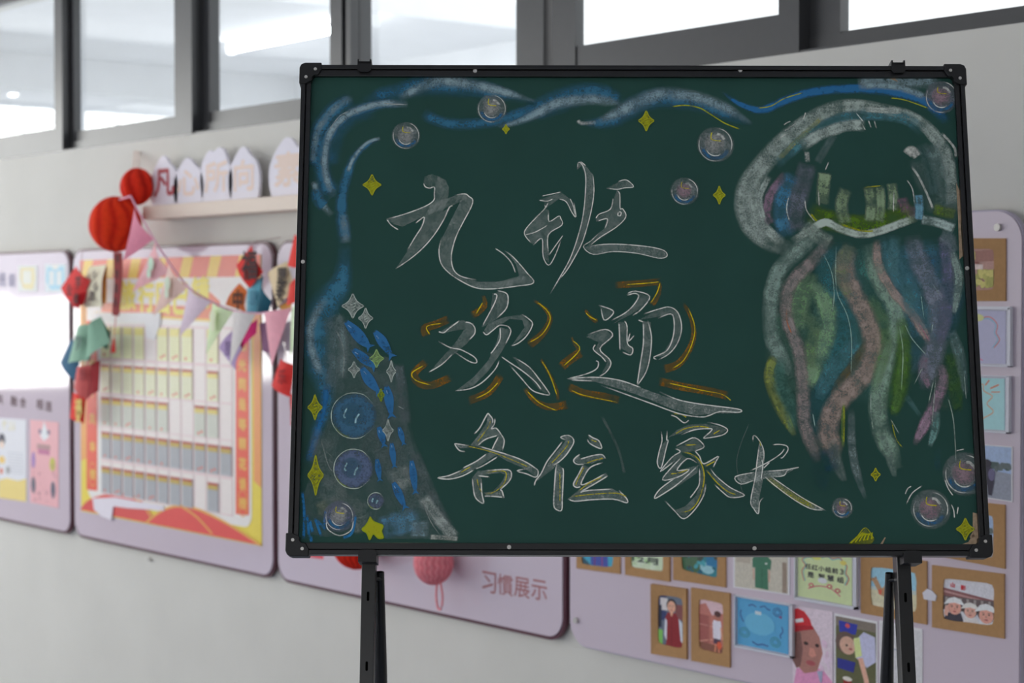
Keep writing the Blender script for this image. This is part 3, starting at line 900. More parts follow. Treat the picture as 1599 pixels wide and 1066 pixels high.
c.lines([[(978, 300), (980, 255), (1000, 255), (1035, 300), (1062, 370), (1060, 470)], [(1030, 300), (1010, 450), (995, 580), (960, 760), (985, 820), (1020, 858), (1030, 770), (1062, 732)], [(1045, 435), (1055, 480), (1040, 600)],
         [(955, 525), (1090, 460), (1190, 395), (1225, 350)], [(1130, 322), (1180, 318), (1240, 330), (1250, 365), (1210, 420), (1190, 422)], [(1060, 505), (1110, 455)], [(1070, 528), (1200, 520), (1335, 497), (1250, 520), (1220, 560), (1140, 572)],
         [(1000, 535), (840, 570), (885, 628), (990, 595)], [(1060, 560), (1150, 640), (1300, 750), (1430, 820), (1530, 830)], [(1120, 570), (1250, 660), (1380, 745), (1545, 835)]], 11)
c.line([(1030, 290), (1040, 335)], 10, YEL, .6)
c.done('chalk_character', label='white and yellow chalk character meaning elder')

# --- waves along the top and down the left side
def wave(sets, label=None):
    c = None
    for (ox, oy, s, items) in sets:
        if c is None: c = Chalk(ox, oy, s, 0.0002)
        else: c.src(ox, oy, s)
        for (p_, w_, c_, a_) in items:
            w_ = [x * 1.45 for x in w_] if isinstance(w_, (list, tuple)) else w_ * 1.45
            c.ribbon(p_, [x * 1.3 for x in w_] if isinstance(w_, list) else w_ * 1.3, c_, a_ * 1.25, [(-1, 0), (-.75, .35), (-.35, .85), (.05, 1), (.45, .8), (.78, .35), (1, 0)], 5, .14, .4)
    return c
LB = CH(116, 136, 142)
c = wave([(440, 80, 3.5525, [([(700, 290), (560, 290), (420, 330), (310, 400), (240, 510), (215, 620), (250, 740), (290, 810)], (40, 70), DBLUE, .75), ([(520, 330), (400, 370), (320, 450), (280, 560), (285, 640)], 60, DBLUE, .35),
      ([(395, 262), (300, 315), (215, 420), (185, 540), (190, 650)], 60, DBLUE, .7), ([(395, 255), (300, 310), (205, 430), (175, 560), (172, 620)], 30, LB, .4),
      ([(700, 296), (560, 290), (430, 322), (340, 370), (270, 450), (240, 560), (238, 640), (255, 730), (288, 805)], 30, LB, .62), ([(175, 720), (200, 790), (235, 860), (280, 912)], 26, LB, .5), ([(180, 760), (210, 830), (240, 860)], 50, DBLUE, .6)])])
c.src(440, 80, 3.5525).line([(700, 296), (620, 294), (560, 288)], 10, WHITE, .5).line([(370, 335), (320, 360), (260, 440)], 7, WHITE, .5).line([(400, 320), (428, 352)], 7, WHITE, .4)
c.done('chalk_wave', label='blue and white chalk wave curling round the upper corner')
c = wave([(440, 80, 3.5525, [([(548, 482), (470, 520), (400, 590), (362, 690), (335, 800), (332, 900), (345, 1000), (350, 1066)], [14, 24, 30, 40, 42, 46, 50, 50], DBLUE, .75), ([(548, 482), (470, 510), (400, 590), (366, 670)], 16, LB, .7),
      ([(340, 900), (350, 1000), (355, 1066)], 36, LB, .35)]),
      (440, 440, 2.423, [([(240, -150), (235, -60), (215, 20), (150, 110), (125, 190), (135, 290), (160, 390), (168, 450), (135, 560), (100, 690)], [34, 40, 60, 80, 84, 70, 50, 40, 34, 20], CH(52, 96, 116), .62),
      ([(170, 60), (115, 150), (110, 240), (150, 360)], 24, LB, .5), ([(170, 380), (160, 480), (125, 600), (100, 680)], 22, BLUE, .6), ([(180, 130), (200, 200), (195, 300), (185, 420)], 50, CH(90, 106, 108), .45), ([(215, 120), (232, 250), (225, 370)], 26, CH(100, 116, 116), .5)])])
c.done('chalk_wave', label='pale blue chalk ribbon flowing down beside the frame')
c = wave([(440, 80, 3.5525, [([(450, 290), (560, 240), (660, 220), (800, 185), (900, 185), (1050, 200), (1200, 230), (1410, 285)], [40, 60, 70, 90, 90, 80, 60, 20], DBLUE, .62), ([(650, 262), (760, 205), (880, 165), (1020, 180), (1200, 218), (1410, 280)], [26, 44, 50, 50, 40, 12], LB, .55),
      ([(780, 340), (850, 380), (950, 405), (1100, 400), (1250, 370), (1421, 310)], 46, DBLUE, .6)])])
c.done('chalk_wave')
c = wave([(800, 80, 3.5525, [([(-100, 405), (0, 375), (100, 340), (200, 300), (330, 250), (450, 230), (560, 255), (600, 300)], [30, 60, 70, 90, 90, 80, 60, 20], DBLUE, .66), ([(-80, 420), (0, 400), (120, 350), (250, 290), (400, 268), (500, 272), (604, 296)], [14, 24, 40, 46, 46, 44, 24], LB, .62)])])
c.done('chalk_wave')
c = wave([(800, 80, 3.5525, [([(365, 390), (450, 400), (550, 385), (650, 320), (780, 265), (900, 262), (1050, 290), (1200, 350), (1330, 408)], [20, 40, 60, 80, 80, 80, 70, 60, 20], DBLUE, .62),
      ([(470, 395), (580, 345), (700, 285), (820, 240), (920, 242), (1050, 265), (1200, 325), (1330, 405)], [20, 50, 60, 54, 54, 50, 44, 14], LB, .5), ([(362, 382), (385, 400), (470, 395)], 16, WHITE, .4)])])
c.line([(885, 308), (960, 300), (1040, 315), (1100, 350), (1180, 400), (1270, 435)], 9, OLIVE, .8)
c.done('chalk_wave')
c = wave([(1120, 80, 3.331, [([(25, 210), (90, 260), (180, 300), (250, 302), (350, 258), (470, 218), (620, 198), (780, 196), (920, 212), (1050, 245), (1120, 290), (1200, 370)], [10, 18, 24, 30, 32, 34, 34, 36, 38, 40, 40, 40], BLUE, .95),
      ([(730, 165), (850, 150), (1000, 158), (1160, 145)], 56, LB, .5), ([(730, 178), (900, 182), (1000, 205), (1090, 245)], 30, LB, .6)])])
c.line([(210, 296), (280, 285), (350, 245), (450, 215)], 7, OLIVE, .8).line([(900, 243), (980, 255), (1105, 300)], 7, OLIVE, .8)
c.done('chalk_wave', label='bright blue chalk wave with yellow edge above the jellyfish')

# --- jellyfish
c = Chalk(1120, 80, 3.331, 0.0003)
JW = CH(142, 154, 148)
TEAL = CH(70, 112, 120)
c.brush([(430, 1040), (300, 1005), (190, 930), (145, 820), (160, 700), (235, 590), (335, 480), (435, 395), (545, 325), (660, 288), (780, 290), (900, 312), (1020, 345), (1120, 430), (1190, 540), (1215, 680), (1220, 800), (1215, 900)],
        [70, 90, 100, 105, 105, 100, 95, 90, 85, 80, 70, 64, 60, 70, 70, 64, 60, 50], JW, .62)
c.brush([(300, 590), (400, 500), (500, 420), (620, 360), (760, 330), (900, 335), (1000, 360), (1080, 430)], 66, TEAL, .6)
c.brush([(320, 560), (420, 460), (545, 345)], 26, CH(140, 142, 92), .45)
c.brush([(430, 500), (520, 440), (600, 410), (680, 385), (770, 388)], 62, JW, .68)
c.brush([(1110, 470), (1150, 600), (1185, 740), (1190, 830)], 90, CH(106, 124, 122), .5)
c.brush([(1040, 560), (1060, 660), (1110, 760), (1130, 840)], 80, CH(84, 104, 100), .4)
c.brush([(360, 640), (280, 740), (255, 850), (280, 900)], 50, CH(118, 100, 114), .6)
c.brush([(400, 640), (350, 740), (335, 850), (365, 970)], 90, CH(62, 106, 130), .65)
c.brush([(470, 580), (440, 700), (405, 850), (420, 940)], 96, CH(92, 98, 108), .5)
c.brush([(610, 430), (560, 510), (520, 580)], 40, CH(100, 118, 118), .4)
c.brush([(205, 680), (192, 790), (232, 900), (340, 1000)], 54, JW, .6)
c.brush([(270, 650), (220, 760), (240, 880)], 34, JW, .6)
c.brush([(760, 300), (880, 310), (960, 312)], 34, CH(150, 158, 152), .6)
c.brush([(470, 830), (600, 885), (750, 905), (900, 870), (1030, 830)], 110, CH(72, 98, 34), .7)
for p, w in (([(560, 630), (550, 720), (545, 800)], 66), ([(670, 715), (645, 800), (670, 900)], 66), ([(785, 705), (800, 800), (790, 890)], 56), ([(845, 700), (850, 800), (840, 890)], 50), ([(905, 685), (915, 760), (910, 830)], 52)):
    c.brush(p, w, CH(112, 130, 104), .66)
c.brush([(955, 760), (985, 830), (1035, 835)], 60, CH(108, 86, 100), .6)
c.brush([(1045, 745), (1050, 800), (1048, 880)], 46, CH(92, 130, 146), .75)
c.brush([(1120, 820), (1200, 840), (1235, 850)], 60, CH(84, 104, 50), .6)
c.brush([(985, 540), (1010, 515), (1045, 550)], 50, WHITE, .6)
c.brush([(465, 520), (470, 580)], 26, WHITE, .5)
c.brush([(390, 990), (470, 940), (560, 890), (640, 925), (740, 952), (830, 940), (930, 905), (1035, 865)], 42, CH(150, 162, 154), .8)
c.brush([(1060, 875), (1140, 890), (1235, 925)], 50, CH(140, 156, 152), .7)
c.brush([(450, 900), (520, 960), (590, 1000)], 80, CH(118, 132, 124), .55)
c.lines([[(345, 385), (362, 373), (382, 365)], [(350, 415), (380, 395), (412, 373)], [(445, 360), (460, 318)], [(305, 475), (330, 450), (360, 430)], [(785, 360), (800, 400)], [(815, 360), (828, 405)], [(750, 375), (770, 412)], [(985, 670), (1015, 720), (1025, 800)],
         [(455, 775), (465, 830), (510, 890)], [(372, 755), (360, 820), (375, 885)], [(525, 720), (530, 810)], [(580, 575), (560, 620)], [(720, 320), (760, 370)], [(918, 720), (915, 840)]], 8, WHITE, .6)
c.line([(1010, 600), (1050, 660), (1095, 755), (1120, 820)], 16, WHITE, .55).line([(1165, 425), (1230, 500), (1240, 555)], 18, WHITE, .55)
c.line([(640, 900), (750, 935), (820, 935)], 14, OLIVE, .6).line([(485, 845), (520, 890)], 14, OLIVE, .6).line([(760, 710), (860, 700)], 10, OLIVE, .5)
c.brush([(1060, 480), (1100, 600), (1130, 760)], 60, CH(70, 96, 96), .4)
jelly = c.done('chalk_jellyfish', label='pale chalk jellyfish bell with green frill')
TEN = [
    ([(480, 110), (500, 350), (490, 600), (480, 800)], 190, (38, 84, 88), .55), ([(640, 120), (680, 350), (640, 600), (600, 860)], 200, (46, 86, 80), .5), ([(860, 100), (900, 300), (900, 500), (860, 700)], 220, (44, 82, 92), .5), ([(270, 260), (260, 480), (270, 700), (300, 880)], 150, (50, 80, 68), .45), ([(700, 500), (760, 700), (740, 900)], 150, (48, 82, 52), .45), ([(450, 700), (430, 900), (440, 1040)], 140, (34, 76, 84), .45), ([(980, 560), (1000, 720), (1010, 900)], 130, (46, 74, 60), .4),
    ([(500, 130), (520, 350), (500, 600), (520, 800)], 150, (40, 88, 92), .4), ([(760, 120), (800, 350), (840, 560)], 170, (44, 84, 96), .42), ([(950, 120), (1000, 350), (980, 560)], 150, (42, 74, 92), .42), ([(330, 260), (340, 480), (330, 700)], 170, (52, 84, 72), .4),
    ([(420, 60), (330, 140), (235, 230), (195, 330), (185, 450), (195, 560), (235, 640), (285, 740)], 62, (118, 138, 130), .62),
    ([(380, 250), (340, 330), (310, 450), (330, 520)], 80, (108, 136, 104), .55), ([(380, 290), (440, 400), (452, 500), (425, 600), (385, 700), (362, 800)], 76, (110, 140, 108), .62), ([(340, 420), (390, 520), (370, 620), (390, 700)], 50, (106, 132, 96), .5),
    ([(470, 90), (380, 200), (285, 300), (258, 400), (272, 500), (312, 600), (332, 720), (338, 850), (345, 960), (385, 1066), (405, 1130)], 54, (124, 116, 114), .66),
    ([(205, 640), (182, 720), (205, 820), (255, 920), (300, 1010)], 46, (116, 126, 66), .62), ([(240, 640), (225, 760), (270, 860), (290, 1000)], 56, (74, 118, 108), .5),
    ([(600, 560), (530, 640), (450, 740), (410, 840)], 64, (74, 118, 124), .55), ([(640, 560), (580, 660), (500, 770), (470, 830)], 34, (92, 82, 54), .55),
    ([(560, 130), (530, 220), (560, 330), (615, 430), (652, 530), (662, 620), (622, 720), (545, 800), (482, 880), (452, 980), (472, 1066), (490, 1120)], 80, (136, 122, 114), .72),
    ([(560, 120), (520, 200), (510, 280), (560, 380)], 60, (112, 122, 96), .5),
    ([(640, 120), (665, 220), (705, 320), (762, 420), (765, 540), (725, 650), (692, 780), (682, 900), (702, 1000), (735, 1066), (780, 1160)], 70, (122, 146, 130), .62),
    ([(790, 460), (802, 600), (780, 800), (752, 920)], 62, (72, 106, 46), .6), ([(640, 360), (700, 460), (720, 580), (690, 700), (660, 820)], 50, (96, 126, 84), .5),
    ([(680, 100), (685, 220), (752, 340), (830, 430), (890, 520), (925, 590)], 42, (142, 126, 120), .62),
    ([(720, 80), (755, 200), (805, 300), (865, 420), (935, 540)], 80, (72, 116, 126), .55), ([(770, 80), (750, 220), (780, 330)], 50, (84, 126, 130), .5), ([(800, 300), (830, 380), (820, 460)], 50, (80, 122, 122), .45),
    ([(840, 80), (872, 200), (932, 330), (962, 450), (952, 580), (915, 700), (902, 800)], 84, (112, 118, 130), .6), ([(980, 80), (1002, 200), (1002, 330), (992, 470), (962, 600)], 56, (100, 100, 122), .55),
    ([(1020, 150), (1052, 250), (1052, 330), (1032, 450)], 38, (128, 146, 138), .6), ([(970, 80), (1010, 100), (1040, 160)], 60, (110, 122, 128), .5),
    ([(1020, 620), (1040, 760), (1052, 900)], 66, (60, 92, 42), .5), ([(1020, 520), (1060, 640), (1088, 820)], 46, (104, 126, 126), .5),
    ([(970, 680), (982, 750), (952, 850), (902, 950), (850, 1050)], 46, (130, 110, 124), .66), ([(900, 640), (890, 700), (920, 790)], 40, (122, 106, 118), .5),
    ([(810, 820), (880, 920)], 34, (82, 122, 122), .45), ([(955, 890), (945, 980), (920, 1060)], 34, (104, 138, 134), .55), ([(870, 660), (840, 720)], 40, (80, 110, 124), .4),
    ([(560, 880), (560, 1000), (565, 1080), (585, 1180), (625, 1300)], 32, (112, 126, 126), .5), ([(525, 860), (522, 960), (520, 1060)], 18, (92, 116, 54), .6),
    ([(470, 1020), (490, 1130), (530, 1220)], 48, (108, 120, 116), .5), ([(700, 1000), (740, 1120), (760, 1200)], 34, (112, 130, 122), .5),
    ([(450, 1060), (470, 1180)], 100, (30, 66, 90), .45), ([(390, 1080), (420, 1200), (440, 1260)], 60, (36, 68, 74), .4), ([(960, 1060), (955, 1180)], 44, (40, 74, 80), .45),
]
for pts, w, col, a in TEN:
    t = Chalk(1140, 340, 2.96, 0.0006 + 0.00004 * TEN.index((pts, w, col, a)))
    w *= 1.15
    nW = [w * (0.75 if i == 0 else (0.45 if i == len(pts) - 1 else 1.0)) for i in range(len(pts))]
    t.brush(pts, nW, CH(*[v + (16 if w > 145 else 0) for v in col]), a * (1.15 if w > 145 else .92))
    if a > .58 and w < 90:      # mottled crayon texture along the wide tentacles
        t.brush(pts, [x * .55 for x in nW], CH(*[min(190, v + 24) for v in col]), a * .6)
    t.done('tentacle', jelly)
t = Chalk(1140, 340, 2.96, 0.0024)
t.lines([[(490, 130), (490, 330), (540, 450), (560, 560), (558, 730)], [(435, 175), (470, 260), (480, 360), (470, 440)], [(805, 490), (840, 560), (910, 640)], [(650, 800), (650, 900), (660, 980)], [(780, 500), (798, 620), (790, 800)], [(1005, 830), (1030, 930), (1040, 1060), (1042, 1130)],
         [(880, 350), (895, 470)], [(890, 690), (850, 770)], [(935, 490), (930, 530)], [(940, 750), (915, 860)], [(950, 730), (930, 980)], [(1080, 720), (1090, 840)], [(380, 900), (392, 970)], [(740, 930), (780, 1000)], [(930, 300), (968, 360)]], 6, CH(140, 156, 146), .6)
t.lines([[(745, 940), (765, 1020), (795, 1062)], [(525, 850), (525, 1060)]], 6, OLIVE, .6).line([(260, 420), (262, 480), (285, 540)], 8, CH(150, 96, 70), .6).line([(865, 480), (925, 580)], 9, CH(160, 116, 126), .6)
t.done('fine_line', jelly)

# --- bubbles
def bubble(px, py, r, tint=(104, 112, 112), pink=False, big=False, marks=None):
    c = Chalk(0, 0, 1.0, 0.0012)
    q = (px, py)
    if big:
        c.disc(q, r, CH(*tint), .75, 0.2, .75)
        c.disc((px - r * .1, py - r * .05), r * .55, CH(54, 88, 104), .5, 0)
        c.arc(q, r * 1.0, 20, 330, 1.8, CH(150, 160, 150), .75)
        c.line([(px - r * .3, py - r * .35), (px - r * .45, py), (px - r * .35, py + r * .1)], 3.2, CH(140, 170, 176), .7)
        c.line([(px + r * .25, py - r * .1), (px + r * .1, py + r * .1), (px + r * .05, py + r * .35)], 3.6, CH(140, 170, 176), .7)
        c.arc(q, r * .95, 200, 260, 2.6, CH(112, 128, 60), .5)
    else:
        c.disc(q, r * 1.15, CH(*tint), .58, 0, .55)
        c.disc((px - r * .05, py - r * .05), r * .62, CH(134, 136, 134) if not pink else CH(130, 110, 118), .6, 0, .4)
        c.line([(px + r * .78 * math.cos(math.radians(t)), py - r * .78 * math.sin(math.radians(t))) for t in range(190, 341, 25)], r * .28, CH(44, 88, 120), .6)
        c.arc(q, r * .95, 150, 290, max(1.6, r * .075), WHITE, .6)
        c.arc(q, r * .95, -30, 85, max(1.6, r * .075), WHITE, .7)
        c.arc((px, py + r * .1), r * .55, 190, 310, max(1.5, r * .08), WHITE, .75)
        c.line([(px - r * .2, py - r * .75), (px - r * .22, py - r * .3), (px + r * .4, py - r * .2)], max(1.6, r * .08), YEL, .7)
        c.line([(px + r * .05, py - r * .6), (px + r * .3, py - r * .55), (px + r * .55, py - r * .25)], r * .2, WHITE, .6)
    for m in marks or []:
        c.line(m, 2.2, WHITE, .75)
    c.done('chalk_bubble')
bubble(634, 212, 21); bubble(768, 170, 22); bubble(1117, 226, 27); bubble(1069, 299, 21, pink=True)
bubble(1470, 152, 25, (100, 104, 112), True); bubble(1315, 793, 15, pink=True)
bubble(1453, 795, 28, pink=True, marks=[[(1413, 772), (1417, 763), (1423, 759)], [(1415, 787), (1424, 770), (1440, 758)], [(1485, 787), (1489, 797), (1490, 809)], [(1496, 791), (1494, 803)], [(1475, 748), (1480, 762), (1488, 774)]])
bubble(1506, 740, 31, pink=True, marks=[[(1492, 704), (1506, 701)]])
bubble(553, 649, 36, (56, 88, 110), big=True); bubble(552, 732, 31, (80, 92, 116), big=True)
bubble(530, 806, 22, (96, 100, 120), marks=[[(510, 812), (512, 826), (530, 836), (548, 828), (552, 812)]]); bubble(587, 782, 13, (76, 84, 100), big=True)

# --- stars
def star(px, py, rx, ry, col, a=.85, skew=0.0, hatch=True):
    c = Chalk(0, 0, 1.0, 0.0017)
    out = []
    for k in range(4):
        an = math.radians(90 * k) + skew
        p = (px + rx * math.cos(an), py - ry * math.sin(an))
        mid = (px + rx * .46 * math.cos(an + math.pi / 4) * 1.15, py - ry * .46 * math.sin(an + math.pi / 4) * 1.15)
        out += [p, mid]
    c.fill(out, col, a * .62)
    for k in range(0, 8, 2):
        c.line([out[k], out[k + 1], out[(k + 2) % 8]], 1.8, col, a)
    if hatch:
        for k in range(3):
            t = -0.25 + 0.22 * k
            c.line([(px - rx * .3 + k * rx * .12, py + ry * (t + .2)), (px + rx * .3, py + ry * t)], 1.6, col, a)
    c.done('chalk_star')
for s in ((581, 289, 15, 17), (790, 202, 6, 8), (1009, 189, 13, 17), (1123, 305, 10, 15), (492, 636, 12, 21), (493, 742, 13, 33), (1367, 741, 8, 11), (1507, 826, 15, 18)):
    star(*s, OLIVE, 1.0)
c = Chalk(440, 800, 8.883, 0.0017)
st = [(1225, 50), (1290, 130), (1405, 180), (1385, 260), (1412, 350), (1340, 360), (1270, 300), (1220, 380), (1180, 290), (1112, 235), (1170, 170)]
c.fill(st, OLIVE, .95); c.line(st + [st[0]], 16, CH(126, 140, 26), .9)
c.done('chalk_star', label='five pointed yellow chalk star')
c = Chalk(1140, 600, 3.676, 0.0017)
c.fill([(680, 915), (778, 825), (828, 892), (800, 925), (745, 920)], OLIVE, .45)
for k in range(6):
    c.line([(690 + 24 * k, 915 - 4 * k), (725 + 18 * k, 880 - 6 * k), (768 + 8 * k, 845 + 6 * k)], 9, OLIVE, .9)
c.line([(680, 916), (730, 870), (778, 823), (828, 892)], 6, OLIVE, .8)
c.done('chalk_star', label='hatched yellow chalk star cut off by the frame')
for s in ((551, 478, 18, 20), (571, 497, 12, 17), (553, 577, 10, 14), (611, 580, 8, 18), (606, 672, 9, 18)):
    star(*s, CH(142, 150, 144), .85, 0.0, s[2] > 9)
star(588, 560, 12, 15, CH(120, 146, 92), .9)
star(595, 617, 6, 11, CH(110, 126, 30), .9)

# --- shell-grey sea bed, with fish
c = Chalk(440, 440, 2.423, 0.0003)
SG = CH(92, 106, 106)
c.fill([(215, 115), (245, 160), (300, 262), (400, 285), (455, 330), (468, 500), (500, 640), (555, 770), (615, 880), (668, 970), (560, 972), (400, 972), (300, 940), (170, 965), (90, 950), (85, 800), (140, 640), (190, 430), (215, 250)], SG, .34)
for p, w, col, a in (([(230, 130), (260, 240), (330, 350), (420, 430), (450, 560), (500, 700), (570, 850)], 70, SG, .35), ([(300, 390), (360, 500), (400, 640), (470, 780), (520, 900)], 100, SG, .4), ([(170, 560), (150, 660), (200, 760), (170, 860)], 90, CH(100, 112, 110), .4),
                     ([(440, 310), (458, 420), (470, 540)], 40, CH(84, 96, 98), .5), ([(500, 640), (560, 790), (630, 930)], 40, CH(86, 98, 98), .5), ([(530, 810), (590, 890), (655, 970)], 44, CH(140, 148, 144), .55), ([(460, 860), (475, 960)], 100, CH(84, 122, 142), .6),
                     ([(400, 880), (420, 970)], 70, CH(80, 118, 140), .55), ([(520, 900), (520, 970)], 60, CH(110, 130, 136), .5), ([(440, 700), (480, 780)], 80, CH(130, 138, 134), .4), ([(190, 800), (240, 830), (320, 870)], 60, CH(110, 120, 116), .4),
                     ([(290, 880), (310, 950)], 60, CH(120, 128, 124), .45), ([(560, 965), (620, 968), (668, 972)], 18, CH(150, 154, 148), .6), ([(130, 860), (180, 850)], 50, CH(120, 124, 104), .4), ([(360, 560), (350, 640), (380, 720)], 90, CH(86, 98, 98), .3)):
    c.brush(p, w, col, a)
for p in ([(78, 790), (85, 880), (82, 975)], [(95, 880), (105, 970)], [(105, 900), (118, 950)], [(125, 890), (150, 965)], [(130, 900), (170, 940)], [(168, 860), (160, 930)], [(280, 880), (265, 950), (230, 968)], [(110, 960), (112, 985)]):
    c.line(p, 14, CH(40, 98, 140), .75)
c.lines([[(150, 600), (175, 690), (195, 720)], [(205, 180), (235, 260), (230, 370)], [(530, 815), (560, 900), (600, 960)], [(440, 470), (462, 482)], [(165, 640), (190, 660)]], 5, CH(136, 142, 138), .5)
bed = c.done('chalk_sea_bed', label='smudged grey chalk sea bed in the lower corner')
for pts, w in (([(240, 148), (275, 185), (305, 220), (330, 245)], 34), ([(350, 185), (380, 225), (415, 280)], 32), ([(265, 252), (310, 290), (350, 322)], 32), ([(300, 320), (330, 370), (366, 415)], 34), ([(395, 390), (405, 440), (415, 505)], 30), ([(365, 545), (378, 580), (387, 618)], 24),
               ([(442, 545), (452, 578), (461, 612)], 18), ([(415, 605), (420, 650), (426, 697)], 20), ([(359, 665), (365, 705), (371, 748)], 20), ([(490, 670), (498, 730), (506, 795)], 24), ([(420, 755), (442, 800), (466, 852)], 26)):
    t = Chalk(440, 440, 2.423, 0.0015)
    w *= 1.3
    n = len(pts)
    ws = [w * .4] + [w] * (n - 2) + [w * .35]
    t.band(pts, ws, FISH, .95, .02)
    (x0, y0), (x1, y1) = pts[-2], pts[-1]
    l = math.hypot(x1 - x0, y1 - y0); dx, dy = (x1 - x0) / l, (y1 - y0) / l
    t.fill([(x1 - dx * w * .4, y1 - dy * w * .4), (x1 + dx * w * .3 - dy * w * .45, y1 + dy * w * .3 + dx * w * .45), (x1 + dx * w * .1, y1 + dy * w * .1), (x1 + dx * w * .3 + dy * w * .45, y1 + dy * w * .3 - dx * w * .45)], FISH, .85)
    (x2, y2) = pts[0]
    t.line([(x2 + dx * w * .3, y2 + dy * w * .5), (x2 + dx * w * .8, y2 + dy * w * .9)], 4, CH(130, 160, 190), .6)
    t.done('chalk_fish')
# faint smudges and chalk dust along the lower rail
t = Chalk(0, 0, 1.0, 0.0003)
t.brush([(940, 650), (965, 700), (975, 740)], 4, CH(110, 120, 116), .35)
t.line([(1170, 660), (1150, 720), (1163, 780)], 1.6, CH(110, 120, 116), .4)
t.line([(480, 848), (640, 848), (760, 849)], 2.2, CH(150, 160, 120), .5).line([(900, 850), (1200, 851), (1480, 855)], 2.0, CH(140, 140, 110), .45).line([(486, 130), (476, 480), (467, 800)], 1.6, CH(96, 110, 104), .5)
t.done('chalk_dust')

# ================================================================ wall display panels
PZ0, PZ1, PR = 0.582, 1.80, 0.075
PANT = 0.030
def panel(px0, px1, label, edge=True, name='notice_board'):
    X0 = W(px0, 463, PANT)[0]; X1 = W(px1, 463, PANT)[0]
    t = thing(name, label, 'panel', ((X0 + X1) / 2, 0, PZ0))
    o = t.location
    e = 0.011 if edge else 0.004
    MB().prism(rrect(X0, X1, PZ0, PZ1, PR, 10), -0.010, -(PANT - 0.004)).build('edge_trim', M_MAROON if edge else M_LAVEDGE, t, o)
    for sx_ in (X0 + .09, X1 - .09):
        for sz_ in (PZ0 + .06, PZ1 - .06):
            MB().prism(ellipse(sx_, sz_, .012, .012, 10), 0.0, -.011).build('spacer', M_STEEL, t, o)
    MB().prism(rrect(X0 + e, X1 - e, PZ0 + e, PZ1 - e, PR - e, 10), -(PANT - 0.006), -PANT).build('face_sheet', M_LAV, t, o)
    return t
pan1 = panel(-360, 109, 'lavender panel with pale cards and pink poster, beyond the red-bordered chart')
pan2 = panel(113, 427, 'lavender wall panel that carries the large red and yellow wall chart')
pan3 = panel(431, 882, 'lavender wall panel with red Chinese lettering and hanging paper pompoms')
pan4 = panel(889, 1597, 'lavender wall panel without dark edge, covered in photos and kraft frames', False)

F = PANT                                         # front plane of the panels
def wp(pts, off=F):
    return [W(p[0], p[1], off) for p in pts]

# small printed matter of the first panel
for ch, px, py in (('融', 22, 626), ('合', 36, 628), ('相', 62, 631), ('连', 76, 634), ('共', 0, 623)):
    x, z = W(px, py, F); glyph_part(pan1, 'character', ch, x, z, 0.066, 0.044, -F - 0.0006, P(86, 62, 70), M_PRINT, 0.002, pan1.location)
for ch, px, py in (('班', 4, 436), ('级', 19, 437)):
    x, z = W(px, py, F); glyph_part(pan1, 'character', ch, x, z, 0.07, 0.06, -F - 0.0006, P(130, 126, 150), M_PRINT, 0.002, pan1.location)
def card_on(name, label, cat, corners, col, off=F, t=0.002, m=None, group=None, deco=None):
    """flat sheet with given pixel corners (tl,tr,br,bl) on plane off; deco draws into a print child"""
    q = wp(corners, off + t)
    o = (sum(p[0] for p in q) / 4, -off, min(p[1] for p in q))
    th = thing(name, label, cat, o, group)
    MB().prism(q, -off, -(off + t), col).build('sheet', m or M_PRINT, th, o)
    if deco:
        d = MB()
        deco(d, q, -(off + t))
        d.build('print', m or M_PRINT, th, o, fix=False)
    return th
def uvq(q):
    tl, tr, br, bl = q
    def f(u, v):                                   # u right, v down, 0..1
        a = (tl[0] + (tr[0] - tl[0]) * u, tl[1] + (tr[1] - tl[1]) * u)
        b = (bl[0] + (br[0] - bl[0]) * u, bl[1] + (br[1] - bl[1]) * u)
        return (a[0] + (b[0] - a[0]) * v, a[1] + (b[1] - a[1]) * v)
    return f
class Pic:
    """flat printed picture inside a quad, in unit coordinates"""
    def __init__(self, mb, q, y):
        self.mb, self.f, self.y, self.q = mb, uvq(q), y, q
        self.w = math.dist(q[0], q[1]); self.h = math.dist(q[0], q[3])

    def nxt(self):
        self.y -= 0.00005; return self.y

    def poly(self, pts, col):
        self.mb.flat([self.f(*p) for p in pts], self.nxt(), P(*col)); return self

    def rect(self, u0, v0, u1, v1, col):
        return self.poly([(u0, v0), (u1, v0), (u1, v1), (u0, v1)], col)

    def ell(self, cu, cv, ru, rv, col, n=16):
        return self.poly([(cu + ru * math.cos(6.2832 * k / n), cv + rv * math.sin(6.2832 * k / n)) for k in range(n)], col)

    def line(self, pts, w, col):
        stroke2d(self.mb, [self.f(*p) for p in pts], w * self.h, self.nxt(), P(*col)); return self

    def text(self, s, cu, cv, w, h, col, bold=0.0):
        x, z = self.f(cu, cv); glyph(self.mb, s, x, z, w * self.w, h * self.h, self.nxt(), P(*col), bold=bold * self.h); return self

    def blobs(self, n, area, size, cols, seed):
        r = random.Random(seed)
        u0, v0, u1, v1 = area
        for _ in range(n):
            cu, cv = r.uniform(u0, u1), r.uniform(v0, v1)
            k = r.uniform(.6, 1.3) * size
            ph = r.uniform(0, 6)
            pts = []
            for i in range(9):
                a = 6.2832 * i / 9
                e = 1 + .3 * math.sin(2 * a + ph)
                pts.append((min(u1, max(u0, cu + k * e * math.cos(a))), min(v1, max(v0, cv + k * e * math.sin(a)))))
            self.poly(pts, r.choice(cols))
        return self
def quad(x0, x1, yl0, yl1, yr0=None, yr1=None):
    """tl,tr,br,bl in pixels; left edge yl0..yl1, right edge yr0..yr1"""
    yr0 = yl0 if yr0 is None else yr0; yr1 = yl1 if yr1 is None else yr1
    return [(x0, yl0), (x1, yr0), (x1, yr1), (x0, yl1)]

